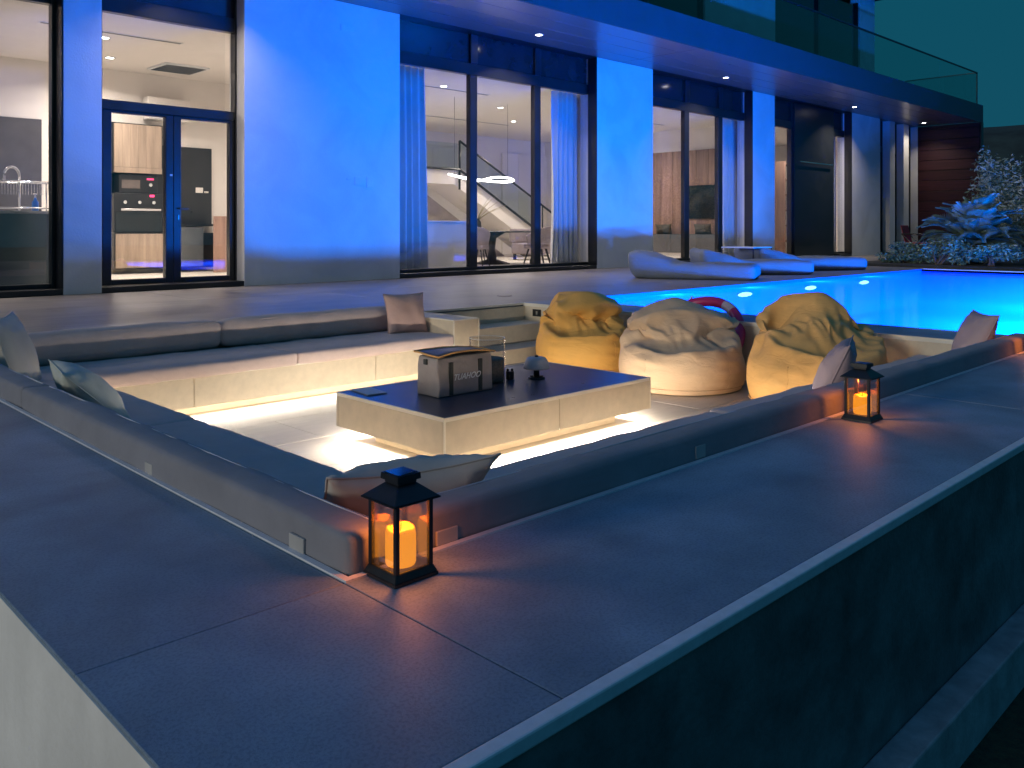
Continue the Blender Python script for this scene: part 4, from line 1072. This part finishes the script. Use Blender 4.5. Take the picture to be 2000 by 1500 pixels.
# hall behind the entrance
hp = thing('hall_panel', 'walnut panel behind the glass left of the entrance', 'panelling', (24.6, 13.9, 0))
for k in range(7): box('board', 22.4 + k * .5, 22.4 + k * .5 + .496, 14.6, 14.66, .02, 3.1, M_wood, hp, .003, 1)
sh = thing('shelf_unit', 'open shelves behind the glass right of the entrance', 'shelves', (26.9, 14, 0))
box('side', 25.6, 25.64, 13.6, 14.0, .02, 3.0, M_wood, sh); box('side', 27.1, 27.14, 13.6, 14.0, .02, 3.0, M_wood, sh)
for k in range(6): box('shelf', 25.641, 27.099, 13.6, 14.0, .4 + k * .5, .44 + k * .5, M_wood, sh)
for k, (x, z_) in enumerate(((26.0, .44), (26.4, .94), (26.1, 1.44))):
    o = lathe('ornament', [(.0, .001), (.08, .001), (.11, .1), (.06, .2), (.03, .28), (0, .28)], (x, 13.75, z_), M_room, None, 18)
    tag(o, ['pale ornament jar on the lowest shelf', 'pale ornament jar on the second shelf', 'pale ornament jar on the third shelf'][k], 'jar', 'jars on the shelves')

# ------------------------------------------------------------------ loungers by the pool
M_lng = mat('pale_grey_outdoor_canvas', (.18, .205, .245), .8, var=.06, nscale=(3, 3, 3), bump=.2, bscale=260, crease=.3)
def lounger(x, y, ang, label, seed, L=1.95, W=.92):
    t = thing('pool_lounger', label, 'lounger', (x, y, 0), 'soft floor loungers by the pool', ang)
    o = rounded('cushion_body', -L / 2, L / 2, -W / 2, W / 2, 0, .24, .09, M_lng, None, .02, seed, .012)
    for v in o.data.vertices:
        s = (v.co.x + L / 2) / L           # 0 head .. 1 foot
        up = v.co.z / .24
        rise = .22 * max(0, 1 - s / .36) ** .8
        dip = -.012 * math.exp(-((s - .5) / .12) ** 2)
        v.co.z = v.co.z * (1 + dip * 3) + max(0, up) * rise
        if s < .5: v.co.x -= .10 * up * (1 - s * 2)
        wr = noise.noise(Vector((v.co.x * 5 + seed * 7, v.co.y * 3, v.co.z * 3)))
        wr2 = 1 - 2.2 * abs(noise.noise(Vector((v.co.x * 4.5 + seed * 3, v.co.y * 2.2, 2))))
        v.co.z += max(0, up) * (.012 * wr + .010 * wr2 * math.exp(-((s - .45) / .25) ** 2))
        v.co.z = max(v.co.z, .002)
    C.objects.unlink(o); C.objects.link(o); o.parent = t
    bm = bmesh.new(); add_tube(bm, [(-L / 2 + .07, W / 2 - .004, .13), (0, W / 2 + .016, .12), (L / 2 - .07, W / 2 - .002, .12)], .006, 5); p = bmobj('seam', bm, M_lng, None, True); p.parent = t
    bm = bmesh.new(); add_tube(bm, [(-L / 2 + .07, -W / 2 + .004, .13), (0, -W / 2 - .016, .12), (L / 2 - .07, -W / 2 + .002, .12)], .006, 5); p = bmobj('seam', bm, M_lng, None, True); p.parent = t
lounger(12.0, 7.95, math.atan2(-.93, .42), 'pale floor lounger nearest the bean bags', 1)
lounger(13.95, 8.05, math.atan2(-.66, .75), 'middle pale floor lounger', 2)
lounger(16.1, 8.2, math.atan2(-.5, .87), 'pale floor lounger nearest the planting', 3, 2.3, 1.1)
tb = thing('side_table', 'thin framed square side table between two loungers', 'table', (14.95, 8.75, 0))
M_stf = mat('pale_metal_top', (.55, .56, .58), .4)
box('table_top', 14.6, 15.3, 8.4, 9.1, .44, .462, M_stf, tb, .003)
for x in (14.61, 15.29):
    for yy in (8.41, 9.09): box('leg', x - .01, x + .01, yy - .01, yy + .01, .002, .439, M_blackmetal, tb)

# garden chair
gc = thing('garden_chair', 'red slung folding chair near the clad wall', 'chair', (25.4, 9.4, 0))
M_rs = mat('red_sling', (.35, .04, .05), .7)
for sx in (-.27, .27):
    tube('leg', [(25.4 + sx, 9.05, .002), (25.4 + sx, 9.75, .66)], .014, M_blackmetal, gc, 8)
    tube('leg', [(25.4 + sx * .9, 9.75, .002), (25.4 + sx * .9, 9.1, .62)], .014, M_blackmetal, gc, 8)
    tube('armrest', [(25.4 + sx, 9.05, .64), (25.4 + sx, 9.75, .67)], .018, M_blackmetal, gc, 8)
bm = bmesh.new(); add_box(bm, 25.14, 25.66, 9.1, 9.62, .40, .42, .008, 2); bmobj('seat', bm, M_rs, gc)
bm = bmesh.new(); add_box(bm, -.26, .26, -.012, .012, 0, .5, .008, 2, Matrix.Translation((25.4, 9.66, .43)) @ Matrix.Rotation(R(-14), 4, 'X')); bmobj('backrest', bm, M_rs, gc)

# ------------------------------------------------------------------ planting beyond the pool
tag(box('planting_bed', 18.6, 29.5, -6, 8.6, -.6, .06, M_soil, None, .05), kind='structure')
def leafmat(name, col, col2):
    m = mat(name, col, .5, col2=col2, nscale=(6, 6, 6)); return m
M_cyc = leafmat('cycad_leaf', (.22, .30, .24), (.09, .15, .10))
M_lf = leafmat('lamplit_tint_leaf', (.58, .53, .38), (.16, .22, .13))  # cream tone is warm garden light painted into the leaves
M_sh = leafmat('shrub_leaf', (.16, .24, .14), (.06, .11, .06))
M_fl = leafmat('pale_yellow_leaf', (.62, .58, .30), (.25, .30, .12))
M_bark = mat('brown_bark', (.12, .08, .05), .9, var=.3, nscale=(20, 20, 4), bump=.4)
def frond_mesh(L, droop, seed):
    bm = bmesh.new(); rnd = random.Random(seed)
    def P(s): return Vector((L * s * (1 - .12 * s), 0, L * (.75 * s - droop * s * s)))
    add_tube(bm, [P(k / 8) for k in range(9)], [.014 * (1 - .8 * k / 8) for k in range(9)], 5)
    n_ = 46
    for k in range(n_):
        s = .1 + .9 * k / n_
        ll = L * .26 * math.sin(min(1, s * 1.15) * math.pi * .93 + .15) + .03
        for sd_ in (-1, 1):
            p = P(s); d = Vector((.55, sd_ * .85, .22 + rnd.uniform(-.08, .08))).normalized()
            q = p + d * ll; wv = Vector((.013, 0, .003))
            a = bm.verts.new(p - wv); b = bm.verts.new(p + wv); c_ = bm.verts.new(q + Vector((0, 0, -.03))); mid1 = bm.verts.new(p.lerp(q, .5) + wv * 1.2); 
            bm.faces.new((a, b, mid1, c_))
    me = bpy.data.meshes.new('frond'); bm.to_mesh(me); bm.free(); me.materials.append(M_cyc)
    return me
FM = [frond_mesh(1.25, .62, 1), frond_mesh(1.1, .45, 2), frond_mesh(1.3, .78, 3)]
def cycad(x, y, z, label, nf, sc=1.0):
    t = thing('cycad', label, 'plant', (x, y, z), 'sago cycads beside the pool')
    lathe('trunk', [(.16, -.02), (.20, .12), (.19, .3), (.12, .42), (.0, .46)], (x, y, z), M_bark, t, 14)
    rnd = random.Random(x)
    for k in range(nf):
        o = bpy.data.objects.new('frond', FM[k % 3]); C.objects.link(o)
        u = k / nf
        o.rotation_euler = Euler((rnd.uniform(-.2, .2), R(30) - R(92) * u ** .8 + rnd.uniform(-.1, .1), k * 2.39996 + rnd.uniform(-.1, .1)))
        s_ = sc * rnd.uniform(.85, 1.1)
        o.scale = (s_, s_, s_); o.location = (0, 0, .40)
        o.parent = t
cycad(20.0, 6.25, .06, 'large spiky cycad at the pool corner', 64, 1.05)
cycad(20.9, 4.2, .06, 'spiky cycad cut by the right edge of the picture', 54, .95)
def leaf_cloud(name, parent, centers, n, m, lsz, seed):
    bm = bmesh.new(); rnd = random.Random(seed)
    for _ in range(n):
        c = rnd.choice(centers)
        while True:
            d = Vector((rnd.uniform(-1, 1), rnd.uniform(-1, 1), rnd.uniform(-1, 1)))
            if d.length < 1: break
        d = d * (.55 + .45 * d.length)
        p = Vector(c[:3]) + Vector((d.x * c[3], d.y * c[3], d.z * c[4]))
        if p.z < .03: continue
        a = Vector((rnd.gauss(0, 1), rnd.gauss(0, 1), rnd.gauss(0, .6))).normalized(); b = a.orthogonal().normalized()
        b = Matrix.Rotation(rnd.uniform(0, 6.28), 3, a) @ b
        s_ = lsz * rnd.uniform(.6, 1.3)
        v = [bm.verts.new(p - a * s_), bm.verts.new(p + b * s_ * .28), bm.verts.new(p + a * s_), bm.verts.new(p - b * s_ * .28)]
        bm.faces.new(v)
    o = bmobj(name, bm, m, parent)
    return o
def bush(name, x, y, label, centers, n, m, lsz, seed, stems=8, cat='shrub', grp='shrubs in the planting bed', extra=None):
    t = thing(name, label, cat, (x, y, .06), grp)
    rnd = random.Random(seed)
    bm = bmesh.new()
    for k in range(stems):
        c = rnd.choice(centers); e = Vector((c[0] + rnd.uniform(-.5, .5) * c[3], c[1] + rnd.uniform(-.5, .5) * c[3], c[2] + rnd.uniform(.2, .9) * c[4]))
        s0 = Vector((x + rnd.uniform(-.08, .08), y + rnd.uniform(-.08, .08), .04))
        add_tube(bm, [s0, s0.lerp(e, .5) + Vector((rnd.uniform(-.08, .08), rnd.uniform(-.08, .08), .1)), e], [.02, .012, .004], 5)
    o = bmobj('stems', bm, M_bark, t, True); o['kind'] = 'stuff'
    o = leaf_cloud('foliage', t, centers, n, m, lsz, seed); o['kind'] = 'stuff'
    if extra:
        o = leaf_cloud('pale_leaves', t, centers, extra[0], extra[1], lsz * .9, seed + 5); o['kind'] = 'stuff'
    return t
def cl(x, y, z, r, h, n, seed, spread):
    rnd = random.Random(seed)
    return [(x + rnd.uniform(-1, 1) * spread, y + rnd.uniform(-1, 1) * spread, z + rnd.uniform(-1, 1) * h * .8, r * rnd.uniform(.6, 1.2), h * rnd.uniform(.5, 1)) for _ in range(n)]
bush('feathery_bush', 24.0, 6.0, 'tall feathery bush with painted lamplight on its leaves rising behind the cycad', cl(24.0, 6.0, 1.6, .38, .75, 30, 3, 1.25), 4600, M_lf, .065, 11, 16, extra=(2600, M_sh))
bush('feathery_bush', 25.2, 3.9, 'feathery bush at the right edge below the ridge line', cl(25.2, 3.9, 1.4, .40, .75, 28, 4, 1.3), 4000, M_lf, .065, 12, 14, extra=(2200, M_sh))
bush('flowering_shrub', 18.95, 6.6, 'low shrub with pale yellow tips by the pool corner', cl(18.95, 6.55, .30, .30, .22, 9, 5, .35), 1800, M_sh, .05, 13, 8, extra=(380, M_fl))
bush('flowering_shrub', 18.95, 5.6, 'low leafy shrub in front of the large cycad', cl(18.95, 5.6, .26, .35, .2, 9, 6, .4), 2000, M_sh, .05, 14, 8, extra=(240, M_fl))
bush('flowering_shrub', 18.95, 4.5, 'low shrub with yellow tips cut by the right picture edge', cl(18.95, 4.5, .30, .32, .24, 9, 7, .4), 1800, M_sh, .05, 15, 8, extra=(420, M_fl))
bush('flowering_shrub', 19.6, 7.5, 'small shrub beside the red chair', cl(19.6, 7.5, .28, .3, .22, 7, 8, .3), 1300, M_sh, .05, 16, 8)
